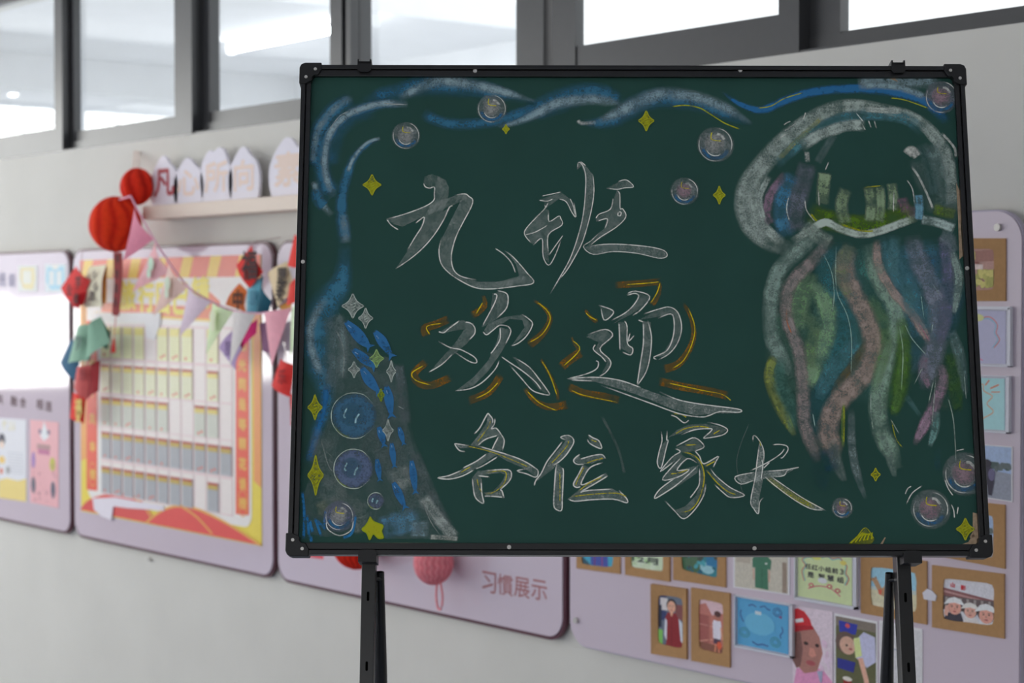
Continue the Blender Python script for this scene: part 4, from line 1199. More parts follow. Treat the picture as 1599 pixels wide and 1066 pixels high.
def d_gold(mb, q, y):
    p = Pic(mb, q, y); p.poly([(.15, .1), (.85, .08), (.9, .5), (.8, .92), (.3, .9), (.12, .5)], (214, 200, 160)); p.rect(.25, .2, .7, .7, (222, 222, 200)); p.line([(.2, .15), (.15, .5), (.3, .85)], .05, (206, 180, 120))
def d_blue(mb, q, y):
    p = Pic(mb, q, y); p.poly([(.1, .12), (.9, .08), (.95, .6), (.7, .9), (.3, .92), (.05, .6)], (160, 196, 214)); p.rect(.2, .25, .45, .75, (205, 220, 222)); p.rect(.55, .25, .8, .75, (205, 220, 222)); p.ell(.5, .1, .16, .1, (226, 226, 206))
card_on('greeting_card', 'pale gold paper card near the top of the leftmost lavender panel', 'card', quad(28, 58, 414, 455), P(206, 208, 204), deco=d_gold)
card_on('greeting_card', 'pale blue cloud-shaped paper card near the top of a lavender panel', 'card', quad(70, 103, 412, 456), P(200, 208, 214), deco=d_blue)
def d_white(mb, q, y):
    p = Pic(mb, q, y); p.poly([(0, .78), (.3, .74), (.7, .76), (1, .72), (1, 1), (0, 1)], (214, 190, 120)); p.ell(.12, .27, .12, .08, (72, 72, 84)); p.ell(.12, .33, .08, .05, (214, 190, 176)); p.ell(.12, .52, .12, .05, (214, 180, 110)); p.ell(.1, .66, .06, .04, (196, 110, 90)); p.blobs(9, (.1, .03, .6, .15), .06, [(200, 196, 180), (206, 204, 196)], 3); p.ell(.35, .64, .08, .05, (150, 150, 150))
    for k in range(8): p.line([(.35, .42 + .035 * k), (.9, .42 + .035 * k)], .008, (176, 178, 186))
def d_pink(mb, q, y):
    p = Pic(mb, q, y); p.poly([(.5, 0), (.6, .1), (.68, .18), (.5, .24), (.36, .18), (.44, .1)], (206, 208, 222)); p.ell(.36, .13, .06, .03, (130, 110, 130)); p.ell(.66, .13, .06, .03, (130, 110, 130)); p.rect(.25, .28, .72, .34, (166, 130, 130)); p.rect(.28, .34, .7, .4, (178, 110, 140)); p.ell(.12, .48, .07, .1, (150, 120, 170)); p.ell(.8, .5, .1, .08, (180, 176, 80)); p.ell(.12, .78, .08, .1, (96, 96, 110)); p.ell(.82, .8, .08, .1, (90, 90, 106)); p.blobs(24, (.05, .45, .95, .97), .02, [(180, 130, 140), (166, 120, 130)], 5)
card_on('poster', 'white and yellow printed poster beside the pink one on the panel', 'poster', quad(-2, 41, 652, 777, 655, 783), P(202, 202, 206), deco=d_white)
card_on('poster', 'pink printed poster with a white pointed badge at its top', 'poster', quad(47, 91, 655, 784, 659, 793), P(212, 160, 164), deco=d_pink)

# ---------------------------------------------------------------- the wall chart on the second panel
chart = thing('award_chart', 'red and yellow bordered award chart with rows of pockets', 'chart', (W(267, 850, F)[0], -F, W(267, 850, F)[1]))
co = chart.location
cx0 = W(126, 463, F)[0]; cx1 = W(408, 463, F)[0]
cz1 = W(260, 402, F)[1]; cz0 = W(260, 823, F)[1]
CHT = F + 0.003
MB().prism([(cx0, cz0), (cx1, cz0), (cx1, cz1), (cx0, cz1)], -F, -CHT, P(222, 190, 70)).build('backing', M_CHART, chart, co)
cw = cx1 - cx0; chh = cz1 - cz0
def cq(u, v): return (cx0 + cw * u, cz1 - chh * v)
mb = MB(); y = -CHT - 0.0003
# orange-red border fading into yellow at its corners, striped head band
mb.flat([cq(0, .04), cq(.05, .06), cq(.05, .78), cq(0, .8)], y, P(226, 150, 80)); mb.flat([cq(1, .04), cq(.965, .06), cq(.965, .78), cq(1, .8)], y, P(226, 140, 84))
mb.flat([cq(0, 0), cq(1, 0), cq(1, .075), cq(0, .075)], y, P(206, 112, 96))
for k in range(7):
    a = .03 + k * .145
    mb.flat([cq(a, 0), cq(a + .055, 0), cq(a + .03, .075), cq(a - .025, .075)], y - 0.0001, P(214, 178, 84))
mb.build('border_print', M_CHART, chart, co, fix=False)
ix0, ix1 = cq(.045, 0)[0], cq(.955, 0)[0]
MB().prism(rrect(ix0, ix1, cq(0, .945)[1], cq(0, .075)[1], 0.05, 8), -CHT, -CHT - 0.0015, P(214, 206, 202)).build('white_sheet', M_CHART, chart, co)
y2 = -CHT - 0.0015
# red drapes along the foot
mb = MB()
def drape(pts, col, y, lip, close=True):
    q_ = smooth_path([cq(*p) for p in pts], 4)
    if close: mb.flat(q_, y, P(*col))
    stroke2d(mb, q_, 0.009, y - 0.0003, P(*lip), 1)
drape([(0, .995), (.05, .955), (.15, .922), (.28, .902), (.36, .915), (.42, .958), (.47, .996)], (198, 70, 66), y2 - 0.0004, (198, 80, 70))
drape([(.30, .904), (.37, .925), (.43, .975)], (0, 0, 0), y2 - 0.0006, (216, 156, 80), False)
drape([(.40, .996), (.47, .95), (.56, .915), (.67, .91), (.79, .932), (.9, .963), (.999, .997)], (204, 72, 68), y2 - 0.0012, (222, 160, 80))
drape([(.60, .912), (.68, .94), (.76, .99)], (0, 0, 0), y2 - 0.0016, (216, 150, 78), False)
mb.build('drape_print', M_CHART, chart, co, fix=False)
# title
mb = MB()
x0_, z0_ = W(190, 447, F)
mb.flat(wp([(160, 472), (345, 480), (345, 500), (160, 487)], F), y2 - 0.0003, P(206, 120, 90))
mb.flat(wp([(150, 487), (345, 499), (345, 503), (150, 491)], F), y2 - 0.0005, P(222, 180, 90))
mb.flat(wp([(310, 462), (330, 456), (345, 470), (345, 482), (310, 482)], F), y2 - 0.0002, P(212, 116, 92))
mb.build('title_ribbon', M_CHART, chart, co, fix=False)
for ch, px, py in (('旅', 201, 461), ('行', 230, 464), ('日', 256, 466), ('己', 285, 466), ('镜', 315, 456)):
    x, z = W(px, py, F); glyph_part(chart, 'title_character', ch, x, z, 0.125, 0.115, y2 - 0.0008, P(222, 196, 84), M_CHART, 0.006, co)
# red side columns with yellow characters
for (pa, pb, ya, yb, chars) in ((137, 153.5, 500, 764, '新娘十风华榜'), (370, 390.5, 520, 802, '阳光同是等颗花谈榜')):
    q = wp([(pa, ya), (pb, ya + 2), (pb, yb + 2), (pa, yb)], F)
    col_ = MB().prism(q, y2, y2 - 0.001, P(212, 84, 62)).build('side_banner', M_CHART, chart, co)
    mb = MB()
    zt_, zb_ = q[0][1], q[3][1]
    xm = (q[0][0] + q[1][0]) / 2
    n = len(chars)
    for k, ch in enumerate(chars):
        zz = zt_ + (zb_ - zt_) * (k + .6) / (n + .2)
        glyph_part(col_, 'banner_character', ch, xm, zz, 0.05, 0.042, y2 - 0.0014, P(226, 160, 76), M_CHART, 0.003, co)
    zz = zt_ + (zb_ - zt_) * (n - .4) / (n + .2)
    ring = ellipse(xm, zz, 0.036, 0.048, 24)
    stroke2d(mb, ring + [ring[0]], 0.004, y2 - 0.0014, P(226, 150, 80), 1)
    mb.build('banner_ring', M_CHART, col_, co, fix=False)
# peeling white paper and tape
mb = MB(); mb.prism(wp([(150, 488), (252, 488), (250, 510), (243, 530), (230, 528), (228, 503), (180, 502), (150, 500)], F + 0.006), y2, y2 - 0.006, P(222, 218, 216)).build('loose_paper', M_PRINT, chart, co)
MB().prism(wp([(146, 778), (180, 776), (255, 790), (258, 797), (200, 793), (178, 790), (175, 812), (160, 806), (148, 795)], F + 0.006), y2 - 0.0012, y2 - 0.006, P(206, 200, 208)).build('loose_paper', M_PRINT, chart, co)

# pockets and the cards in them
colL = W(160, 463, F)[0]; colR = W(346.5, 463, F)[0]
pit = (colR - colL) / 10
pw_ = W(173.5, 463, F)[0] - colL
rowsz = [(W(166, a, F)[1], W(166, b, F)[1]) for a, b in ((508, 558), (567, 612), (618, 664), (672, 715), (723, 769))]
empty = {(0, 8), (1, 8), (1, 10), (2, 6), (2, 7), (2, 10), (4, 8), (4, 10), (0, 10)}
ORD = ['first', 'second', 'third', 'fourth', 'fifth', 'sixth', 'seventh', 'eighth', 'ninth', 'tenth', 'eleventh']
rown = ['topmost', 'second', 'middle', 'fourth', 'lowest']
pk_mesh = None; cards = {}
for r in range(5):
    zt_, zb_ = rowsz[r]
    for k in range(11):
        xa_ = colL + pit * k
        ph = zt_ - zb_
        if pk_mesh is None:
            mb = MB(); mb.prism([(0, 0), (pw_ + .012, 0), (pw_ + .012, ph + .012), (0, ph + .012)], 0.0, -0.0012, P(206, 186, 186))
            mb.flat([(.006, .006), (pw_ + .006, .006), (pw_ + .006, ph + .004), (.006, ph + .004)], -0.0014, P(212, 202, 198))
            ob = mb.build('pocket', M_CHART, chart); pk_mesh = ob.data
        else:
            ob = bpy.data.objects.new('pocket', pk_mesh); COL.objects.link(ob); ob.parent = chart
        ob.location = Vector((xa_ - .006, y2, zb_ - .006)) - co
        if (r, k) in empty or (r == 0 and k == 4):
            continue
        key = 'top' if r == 0 else ('pale' if r == 1 else ('mid' if r == 2 else 'grey'))
        rr = random.Random(r * 20 + k)
        var = (key, rr.randrange(3))
        if var not in cards:
            c_ = MB()
            body = {'top': (216, 214, 170), 'pale': (206, 206, 176), 'mid': (188, 190, 178), 'grey': (158, 160, 164)}[key]
            head = {'top': (206, 196, 120), 'pale': (206, 190, 110), 'mid': (196, 178, 96), 'grey': (170, 146, 70)}[key]
            h_ = ph * .96
            c_.prism([(0, 0), (pw_, 0), (pw_, h_), (0, h_)], 0.0, -0.003, P(*body))
            c_.flat([(0, h_ * .76), (pw_, h_ * .76), (pw_, h_), (0, h_)], -0.0032, P(*head))
            c_.flat([(0, h_ * .91), (pw_, h_ * .91), (pw_, h_), (0, h_)], -0.0034, P(160, 66, 58) if key != 'top' else P(*head))
            for j in range(9):
                zz = h_ * (.12 + .075 * j)
                c_.flat([(pw_ * .12, zz), (pw_ * .85, zz), (pw_ * .85, zz + h_ * .02), (pw_ * .12, zz + h_ * .02)], -0.0032, P(*[v - 22 for v in body]))
            v = var[1]
            for j in range(v):
                c_.flat(ellipse(pw_ * (.4 + .3 * j), h_ * (.1 + .06 * j), pw_ * .12, h_ * .045, 10), -0.0035, P(196, 96, 80))
            cards[var] = c_.build('pocket_card', M_CHART, None, fix=False)
            cd = cards[var]
        else:
            cd = cards[var].copy(); COL.objects.link(cd)
        cd.location = (xa_, y2 - 0.0014, zb_)
        tag(cd, 'yellow-headed card in the %s chart row, %s pocket from the longer red banner' % (rown[r], ORD[10 - k]), 'card', 'cards in the %s row of the wall chart' % rown[r])

# ---------------------------------------------------------------- third panel: lettering
for ch, px, py in (('习', 764, 909), ('慣', 789, 913), ('展', 815, 917), ('示', 842, 921)):
    x, z = W(px, py, F); glyph_part(pan3, 'character', ch, x, z, 0.072, 0.064, -F - 0.0006, P(158, 108, 110), M_PRINT, 0.0007, pan3.location)
MB().prism(wp([(470, 861), (505, 866), (505, 873), (470, 868)]), -F, -F - 0.001, P(196, 70, 80)).build('red_print', M_PRINT, pan3, pan3.location)

# honeycomb paper balls
def honeyball(mb, c, R, col, col2, pleats=22, k=7, squash=1.0, depth=.05, seed=0, nu=88, nv=30):
    rr = random.Random(seed)
    vs, cs = [], []
    for j in range(nv + 1):
        ph = math.pi * j / nv
        for i in range(nu):
            th = 2 * math.pi * i / nu
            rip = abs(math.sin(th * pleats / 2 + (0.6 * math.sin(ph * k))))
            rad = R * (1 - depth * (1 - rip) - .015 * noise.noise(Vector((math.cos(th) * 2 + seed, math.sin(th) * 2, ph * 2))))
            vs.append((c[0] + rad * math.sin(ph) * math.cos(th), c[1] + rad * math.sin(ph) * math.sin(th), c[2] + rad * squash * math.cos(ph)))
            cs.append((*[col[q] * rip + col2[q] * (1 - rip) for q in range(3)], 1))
    fs = [(j * nu + i, j * nu + (i + 1) % nu, (j + 1) * nu + (i + 1) % nu, (j + 1) * nu + i) for j in range(nv) for i in range(nu)]
    mb.add(vs, fs, cols=cs)
def ball_thing(px, py, rpx, off, name, label, col, col2, loop=None, hang=None, **kw):
    X, Z = W(px, py, off)
    depth_cam = (Vector((X, -off, Z)) - CAM_LOC).dot(ray(799.5, 533).normalized())
    R = rpx * depth_cam / FPX
    t = thing(name, label, 'pompom' if 'pompom' in name else 'lantern', (X, -off, Z - R))
    mb = MB(); honeyball(mb, (X, -off, Z), R, col, col2, **kw)
    mb.build('paper_ball', M_TISSUE, t, t.location, smooth=True)
    if loop:
        pts = [W(a, b, off) for a, b in loop]
        MB().tube([(p[0], -off, p[1]) for p in smooth_path(pts, 4)], 0.0035, 6, col).build('paper_loop', M_TISSUE, t, t.location, smooth=True)
    if hang:
        MB().tube([(X, -off, Z + R * .95), (X, -off, Z + R + hang), (X, -F if hang else -off, Z + R + hang + .01)], 0.002, 6, P(190, 170, 170)).build('hanging_string', M_TISSUE, t, t.location)
    return t, X, Z, R
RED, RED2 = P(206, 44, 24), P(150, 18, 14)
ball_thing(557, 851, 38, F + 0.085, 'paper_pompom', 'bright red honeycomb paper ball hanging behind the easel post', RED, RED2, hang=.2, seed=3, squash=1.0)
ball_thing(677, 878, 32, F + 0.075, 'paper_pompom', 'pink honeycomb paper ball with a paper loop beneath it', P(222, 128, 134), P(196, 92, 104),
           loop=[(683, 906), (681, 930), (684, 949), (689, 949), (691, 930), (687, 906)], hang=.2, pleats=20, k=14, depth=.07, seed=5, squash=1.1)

# ---------------------------------------------------------------- fourth panel: frames and photographs
def kraft(label, outer, inner, art, tilt=0.0, group='kraft paper photo frames'):
    off = F
    qo = wp(outer, off + 0.004); qi = wp(inner, off + 0.004)
    o = (sum(p[0] for p in qo) / 4, -off, min(p[1] for p in qo))
    t = thing('framed_photo', label, 'photo frame', o, group)
    n = 8
    fo, fi = uvq(qo), uvq(qi)
    per = [(k / n, 0) for k in range(n)] + [(1, k / n) for k in range(n)] + [(1 - k / n, 1) for k in range(n)] + [(0, 1 - k / n) for k in range(n)]
    rr = random.Random(label)
    lo_, li_ = [], []
    for k, (u, v) in enumerate(per):
        lo_.append(fo(u, v))
        # hand-cut opening with rounded corners
        uu, vv = u - .5, v - .5
        cr = 0.06 if k % n == 0 else (0.015 if k % n in (1, n - 1) else 0.0)
        s_ = 1 - cr + rr.uniform(-.012, .012)
        li_.append(fi(.5 + uu * s_, .5 + vv * s_))
    N = len(per)
    yb, yf = -off, -(off + 0.004)
    bulge = tilt
    vs = [(p[0], yf - bulge * (1 - i / N if i < N / 2 else i / N), p[1]) for i, p in enumerate(lo_)] + [(p[0], yf, p[1]) for p in li_] + [(p[0], yb, p[1]) for p in lo_] + [(p[0], yb, p[1]) for p in li_]
    fs = []
    for k in range(N):
        j = (k + 1) % N
        fs += [(k, j, N + j, N + k), (k, j, 2 * N + j, 2 * N + k), (N + k, N + j, 3 * N + j, 3 * N + k)]
    MB().add(vs, fs).build('card_frame', M_KRAFT, t, o)
    g = 0.012
    d = MB(); pic = Pic(d, wp(inner, off + 0.0015), -(off + 0.0012))
    d.flat([pic.f(-.06, -.06), pic.f(1.06, -.06), pic.f(1.06, 1.06), pic.f(-.06, 1.06)], -(off + 0.001), P(190, 186, 180))
    art(pic)
    d.build('photograph', M_PHOTO, t, o, fix=False)
    return t
def acrylic(label, outer, art, base, name='acrylic_holder', cat='frame', group='clear acrylic sheet holders'):
    qo = wp(outer, F + 0.012)
    o = (sum(p[0] for p in qo) / 4, -F, min(p[1] for p in qo))
    t = thing(name, label, cat, o, group)
    f = uvq(qo)
    MB().prism([f(0, 0), f(1, 0), f(1, 1), f(0, 1)], -F, -F - 0.003, P(196, 194, 202)).build('back_plate', M_PRINT, t, o)
    d = MB()
    inn = [f(.03, .05), f(.90, .05), f(.90, .95), f(.03, .95)]
    d.prism(inn, -F - 0.003, -F - 0.005, P(*base))
    d.build('paper', M_PRINT, t, o)
    d = MB(); art(Pic(d, inn, -F - 0.0051)); d.build('drawing', M_PRINT, t, o, fix=False)
    MB().add([(p[0], -F - 0.012, p[1]) for p in (f(0, 0), f(1, 0), f(1, 1), f(0, 1))], [(0, 1, 2, 3)]).build('cover_sheet', M_ACRYL, t, o, fix=False)
    rim = MB()
    for a, b in ((f(.965, 0), f(1, 1)), (f(0, .97), f(1, 1)), (f(0, 0), f(.015, 1)), (f(0, 0), f(1, .02))):
        rim.box((a[0], -F - 0.003, a[1]), (b[0], -F - 0.0125, b[1]))
    rim.build('rim', mat('frosted_acrylic_rim', P(190, 190, 198), 0.15, 0.6, var=0.02), t, o)
    return t
def photo(label, outer, art, base=(206, 204, 206), border=.04):
    q = wp(outer, F + 0.002)
    o = (sum(p[0] for p in q) / 4, -F, min(p[1] for p in q))
    t = thing('photo_print', label, 'photo', o)
    MB().prism(q, -F, -F - 0.002, P(*base)).build('paper', M_PRINT, t, o)
    f = uvq(q)
    d = MB(); art(Pic(d, [f(border, border), f(1 - border, border), f(1 - border, 1 - border), f(border, 1 - border)], -F - 0.0022))
    d.build('image', M_PHOTO, t, o, fix=False)
    return t

def a_face(p, cu, cv, r, skin, hair=None, hat=None, asp=1.0):
    """front-on printed face: r is in heights"""
    ru = r * asp
    if hair: p.ell(cu, cv - r * .15, ru * 1.12, r * 1.1, hair)
    p.ell(cu, cv + r * .1, ru * .92, r, skin)
    if hat:
        p.poly([(cu - ru * 1.5, cv - r * .25), (cu - ru * .8, cv - r * 1.15), (cu, cv - r * 1.4), (cu + ru * .8, cv - r * 1.15), (cu + ru * 1.5, cv - r * .25), (cu, cv - r * .6)], hat)
    for s in (-1, 1):
        p.ell(cu + s * ru * .36, cv, ru * .13, r * .07, (60, 44, 44), 8)
        p.line([(cu + s * ru * .2, cv - r * .2), (cu + s * ru * .55, cv - r * .2)], r * .06, (70, 52, 48))
    p.poly([(cu - ru * .06, cv + r * .1), (cu + ru * .06, cv + r * .1), (cu + ru * .14, cv + r * .38), (cu - ru * .14, cv + r * .38)], tuple(int(v * .9) for v in skin))
    p.ell(cu, cv + r * .64, ru * .26, r * .09, (160, 80, 84), 10)

def art_swim(p):
    p.rect(0, 0, 1, 1, (60, 150, 178)); p.rect(0, 0, 1, .3, (90, 120, 130)); p.poly([(.25, .1), (.8, .12), (.85, 1), (.3, .98)], (60, 74, 150)); p.line([(.45, .1), (.42, 1)], .05, (110, 50, 110)); p.line([(.65, .1), (.66, 1)], .05, (130, 60, 110)); p.poly([(.0, .75), (.2, .9), (.3, 1), (0, 1)], (40, 80, 96))
def art_green(p):
    p.rect(0, 0, 1, 1, (186, 200, 172)); p.blobs(16, (0, .3, 1, 1), .08, [(160, 190, 140), (196, 208, 186)], 4)
    p.text('12月', .45, .72, .8, .35, (60, 70, 66), .01)
def art_teal(p):
    p.rect(0, 0, 1, 1, (48, 120, 132)); p.rect(.0, .55, .3, 1, (50, 90, 60)); p.ell(.32, .72, .22, .3, (66, 96, 70)); p.ell(.72, .78, .2, .16, (140, 182, 190)); p.rect(.7, .4, 1, .7, (40, 110, 150)); p.blobs(12, (.1, .4, 1, 1), .07, [(30, 90, 110), (70, 150, 160), (60, 70, 60)], 8)
def art_greenshirt(p):
    p.rect(0, 0, 1, 1, (182, 176, 162)); p.rect(.02, .1, .3, .42, (170, 160, 146)); p.ell(.5, .05, .07, .13, (190, 150, 130)); p.ell(.5, -.02, .08, .1, (50, 44, 44)); p.poly([(.40, .2), (.62, .2), (.70, .3), (.68, .52), (.63, .5), (.64, .98), (.39, .96), (.39, .5), (.34, .5), (.34, .3)], (58, 108, 84)); p.line([(.36, .52), (.37, .78)], .035, (190, 150, 130)); p.line([(.66, .52), (.655, .8)], .035, (190, 150, 130)); p.line([(.52, .5), (.52, .97)], .012, (44, 80, 64)); p.rect(.58, .36, .62, .4, (200, 206, 200)); p.rect(.9, .3, .98, 1, (140, 124, 110))
def art_note(p):
    for r_, col in ((.0, (196, 90, 80)), (.025, (96, 170, 180))):
        p.line([(.12 + r_, .65), (.08 + r_, .45), (.14 + r_, .32), (.08 + r_, .2), (.2 + r_, .1 + r_), (.3, .14 + r_)], .02, col)
        p.line([(.45, .08 + r_), (.55, .02 + r_), (.65, .08 + r_), (.78, .04 + r_), (.85, .12 + r_), (.8, .12)], .02, col)
        p.line([(.85, .14), (.92 - r_, .2), (.9 - r_, .35), (.95 - r_, .45), (.9 - r_, .6)], .02, col)
    p.ell(.35, .1, .1, .07, (206, 206, 110)); p.ell(.85, .14, .06, .05, (216, 196, 100))
    for k, ch in enumerate('任红小组前3'): p.text(ch, .2 + .125 * k, .33, .11, .11, (60, 60, 62), .004)
    for ch, u in (('是', .25), ('智', .45), ('慧', .62), ('组', .8)): p.text(ch, u, .5, .12, .12, (60, 60, 62), .004)
    p.ell(.47, .58, .09, .06, (226, 226, 226)); p.line([(.2, .8), (.35, .72), (.5, .7), (.65, .73), (.8, .85)], .02, (200, 110, 120))
    for u, v in ((.26, .72), (.6, .68), (.75, .74)): p.ell(u, v, .05, .05, (196, 96, 110)); p.ell(u, v, .025, .025, (196, 206, 150))
def art_camel(p):
    p.rect(0, 0, 1, 1, (196, 190, 160)); p.rect(0, 0, 1, .52, (140, 182, 200)); p.poly([(0, .5), (1, .46), (1, .56), (0, .58)], (180, 190, 186)); C_ = (176, 142, 108)
    p.poly([(.28, .5), (.36, .36), (.46, .44), (.55, .34), (.66, .46), (.76, .52), (.8, .66), (.74, .74), (.74, .96), (.69, .96), (.67, .76), (.46, .78), (.40, .96), (.35, .96), (.36, .74), (.27, .7)], C_)
    p.poly([(.30, .72), (.2, .66), (.12, .5), (.06, .38), (.0, .34), (.04, .28), (.13, .27), (.18, .36), (.24, .5), (.32, .52)], (168, 132, 100)); p.poly([(.10, .28), (.12, .22), (.15, .28)], (130, 100, 76)); p.ell(.08, .31, .012, .014, (40, 30, 26), 6); p.poly([(.18, .55), (.26, .56), (.24, .7), (.18, .66)], (190, 90, 70)); p.poly([(.38, .55), (.56, .5), (.6, .7), (.42, .74)], (150, 116, 86)); p.rect(.06, .9, .9, 1, (204, 198, 172))
def art_hats(p):
    p.rect(0, 0, 1, 1, (196, 194, 200)); p.poly([(0, .22), (1, .40), (1, .62), (0, .42)], (128, 84, 84)); p.poly([(0, .28), (1, .46), (1, .50), (0, .33)], (170, 130, 126)); p.rect(0, .42, 1, .75, (96, 84, 84))
    for k in range(7): p.rect(.05 + .14 * k, .44, .10 + .14 * k, .75, (150, 140, 136))
    p.text('山', .2, .14, .09, .11, (190, 50, 60), .006); p.text('影', .41, .18, .1, .11, (190, 50, 60), .006)
    p.poly([(.02, 1), (.08, .82), (.36, .8), (.42, 1)], (60, 56, 66)); p.poly([(.4, 1), (.45, .86), (.66, .86), (.72, 1)], (206, 200, 200)); p.poly([(.7, 1), (.74, .92), (.98, .9), (1, 1)], (206, 206, 212))
    a_face(p, .24, .66, .17, (206, 150, 134), (66, 50, 50), (222, 218, 216), .85); a_face(p, .55, .72, .15, (206, 156, 140), (70, 54, 52), (216, 206, 200), .85); a_face(p, .86, .76, .19, (204, 148, 132), (66, 50, 50), (224, 222, 222), .8)
    p.poly([(.04, .86), (.06, .66), (.12, .62), (.14, .76), (.1, .9)], (208, 160, 144))
def art_street(p):
    p.rect(0, 0, 1, 1, (150, 168, 196)); p.poly([(0, .45), (.3, .42), (1, .5), (1, 1), (0, 1)], (136, 140, 152)); p.blobs(16, (0, .3, 1, .52), .07, [(70, 86, 84), (90, 100, 100)], 9); p.rect(0, .52, .42, .7, (60, 64, 82)); p.poly([(.4, .42), (.62, .36), (.72, .5), (.7, .72), (.66, .95), (.6, .95), (.58, .74), (.5, .95), (.44, .95), (.46, .7)], (50, 46, 62)); p.ell(.56, .34, .1, .08, (44, 40, 52)); p.ell(.66, .55, .06, .12, (96, 90, 120)); p.line([(.0, .8), (.45, .62)], .02, (60, 64, 80))
def art_house(p):
    p.rect(0, 0, 1, 1, (166, 126, 116)); p.poly([(0, .1), (1, .02), (1, .3), (0, .34)], (142, 96, 86)); p.rect(0, .38, .7, .5, (206, 186, 180)); p.blobs(22, (0, 0, .5, .26), .1, [(140, 134, 70), (170, 150, 90)], 2); p.blobs(22, (.45, .5, 1, .95), .1, [(166, 160, 84), (150, 146, 74), (186, 176, 100)], 6); p.blobs(18, (0, .6, .5, 1), .09, [(150, 84, 76), (196, 150, 140), (120, 70, 64)], 7); p.rect(.1, .32, .6, .36, (120, 64, 60)); p.rect(.3, .4, .36, .5, (120, 70, 66))
def art_robe(p):
    p.rect(0, 0, 1, 1, (96, 104, 120)); p.rect(0, 0, .35, .5, (50, 60, 100)); p.rect(.1, .05, .4, .3, (196, 190, 190)); p.rect(.7, .15, 1, .45, (120, 70, 70)); p.rect(0, .7, .2, 1, (120, 180, 90)); p.rect(0, .2, .16, .65, (40, 44, 60)); p.poly([(.35, .95), (.3, .45), (.4, .33), (.72, .33), (.86, .45), (1, .98), (.9, 1), (.3, 1)], (130, 34, 40)); p.poly([(.3, .45), (.26, .8), (.36, .9), (.38, .5)], (196, 196, 206)); p.poly([(.84, .42), (.98, .5), (1, .9), (.92, .85)], (190, 196, 206)); p.poly([(.5, .33), (.62, .33), (.56, .42)], (210, 160, 130)); p.line([(.56, .4), (.56, 1)], .012, (90, 20, 26)); a_face(p, .56, .2, .12, (206, 156, 132), (36, 32, 36), None, 1.5)
def art_redbuild(p):
    p.rect(0, 0, 1, 1, (176, 110, 100)); p.poly([(0, .12), (.3, .06), (.55, .28), (1, .2), (1, 0), (0, 0)], (200, 170, 176)); p.rect(0, .3, .4, .9, (150, 84, 78)); p.line([(0, .5), (.6, .5)], .012, (206, 150, 140)); p.line([(0, .85), (.6, .75)], .02, (206, 150, 130)); p.rect(.4, .3, .46, 1, (160, 96, 86)); p.rect(0, .85, 1, 1, (126, 80, 66)); p.poly([(.58, .42), (.62, .36), (.9, .36), (.95, .5), (.9, .72), (.6, .72)], (206, 200, 220)); p.ell(.78, .28, .13, .09, (166, 106, 90)); p.ell(.78, .23, .14, .06, (80, 50, 48)); p.rect(.62, .72, .9, .82, (70, 50, 70)); p.line([(.7, .82), (.68, .98)], .04, (200, 130, 100)); p.line([(.82, .82), (.84, .98)], .04, (200, 130, 100)); p.line([(.92, .48), (.98, .72)], .04, (206, 150, 120)); p.ell(.85, .84, .1, .08, (200, 90, 60))
def art_bluenote(p):
    B_ = (58, 74, 140)
    for a in ([(.22, .14), (.3, .1), (.38, .14)], [(.45, .13), (.54, .09), (.6, .14), (.66, .15)], [(.08, .25), (.06, .35), (.1, .45), (.13, .5)], [(.88, .45), (.9, .55), (.85, .64), (.87, .7)], [(.3, .88), (.4, .93), (.5, .9), (.62, .92)]): p.line(a, .025, B_)
    for u, v, r_ in ((.8, .17, .09), (.15, .72, .1), (.76, .8, .1)):
        for k in (1, .6): p.line([(u + r_ * k * math.cos(t), v + r_ * k * math.sin(t)) for t in (0, 1, 2, 3, 4, 5, 6.28)], .018, (70, 140, 150) if v > .5 else (60, 100, 150))
    p.ell(.45, .48, .3, .24, (104, 176, 206)); p.rect(.36, .22, .48, .29, (196, 206, 210)); p.ell(.86, .26, .03, .03, (130, 90, 140))
def art_cap(p):
    p.rect(0, 0, 1, 1, (206, 190, 200)); p.poly([(0, 1), (.1, .74), (.4, .7), (.75, .68), (1, .8), (1, 1)], (206, 140, 176)); p.poly([(0, .28), (0, .66), (.3, .78), (.62, .72), (.76, .5), (.68, .32), (.5, .2), (.2, .16)], (160, 112, 102)); p.poly([(0, .3), (.2, .3), (.26, .5), (.2, .7), (.1, .74), (0, .66)], (120, 84, 78)); p.poly([(0, .06), (.12, .02), (.3, .05), (.44, .13), (.5, .22), (.3, .24), (0, .3)], (190, 40, 48)); p.poly([(.06, .16), (.26, .13), (.28, .17), (.08, .2)], (216, 214, 216)); p.poly([(0, .24), (.5, .2), (.54, .24), (.3, .27), (0, .32)], (160, 30, 40)); p.ell(.34, .42, .06, .022, (60, 44, 42)); p.ell(.62, .42, .05, .022, (60, 44, 42)); p.poly([(.44, .46), (.54, .46), (.6, .54), (.5, .57), (.4, .55)], (190, 130, 116)); p.ell(.46, .64, .12, .03, (160, 80, 84)); p.poly([(0, .3), (.1, .32), (.06, .6), (0, .66)], (90, 62, 56)); p.poly([(.62, .72), (.76, .7), (.74, .84), (.7, .84)], (150, 156, 180)); p.blobs(8, (.7, .3, 1, .7), .06, [(216, 190, 206), (206, 180, 198)], 12)
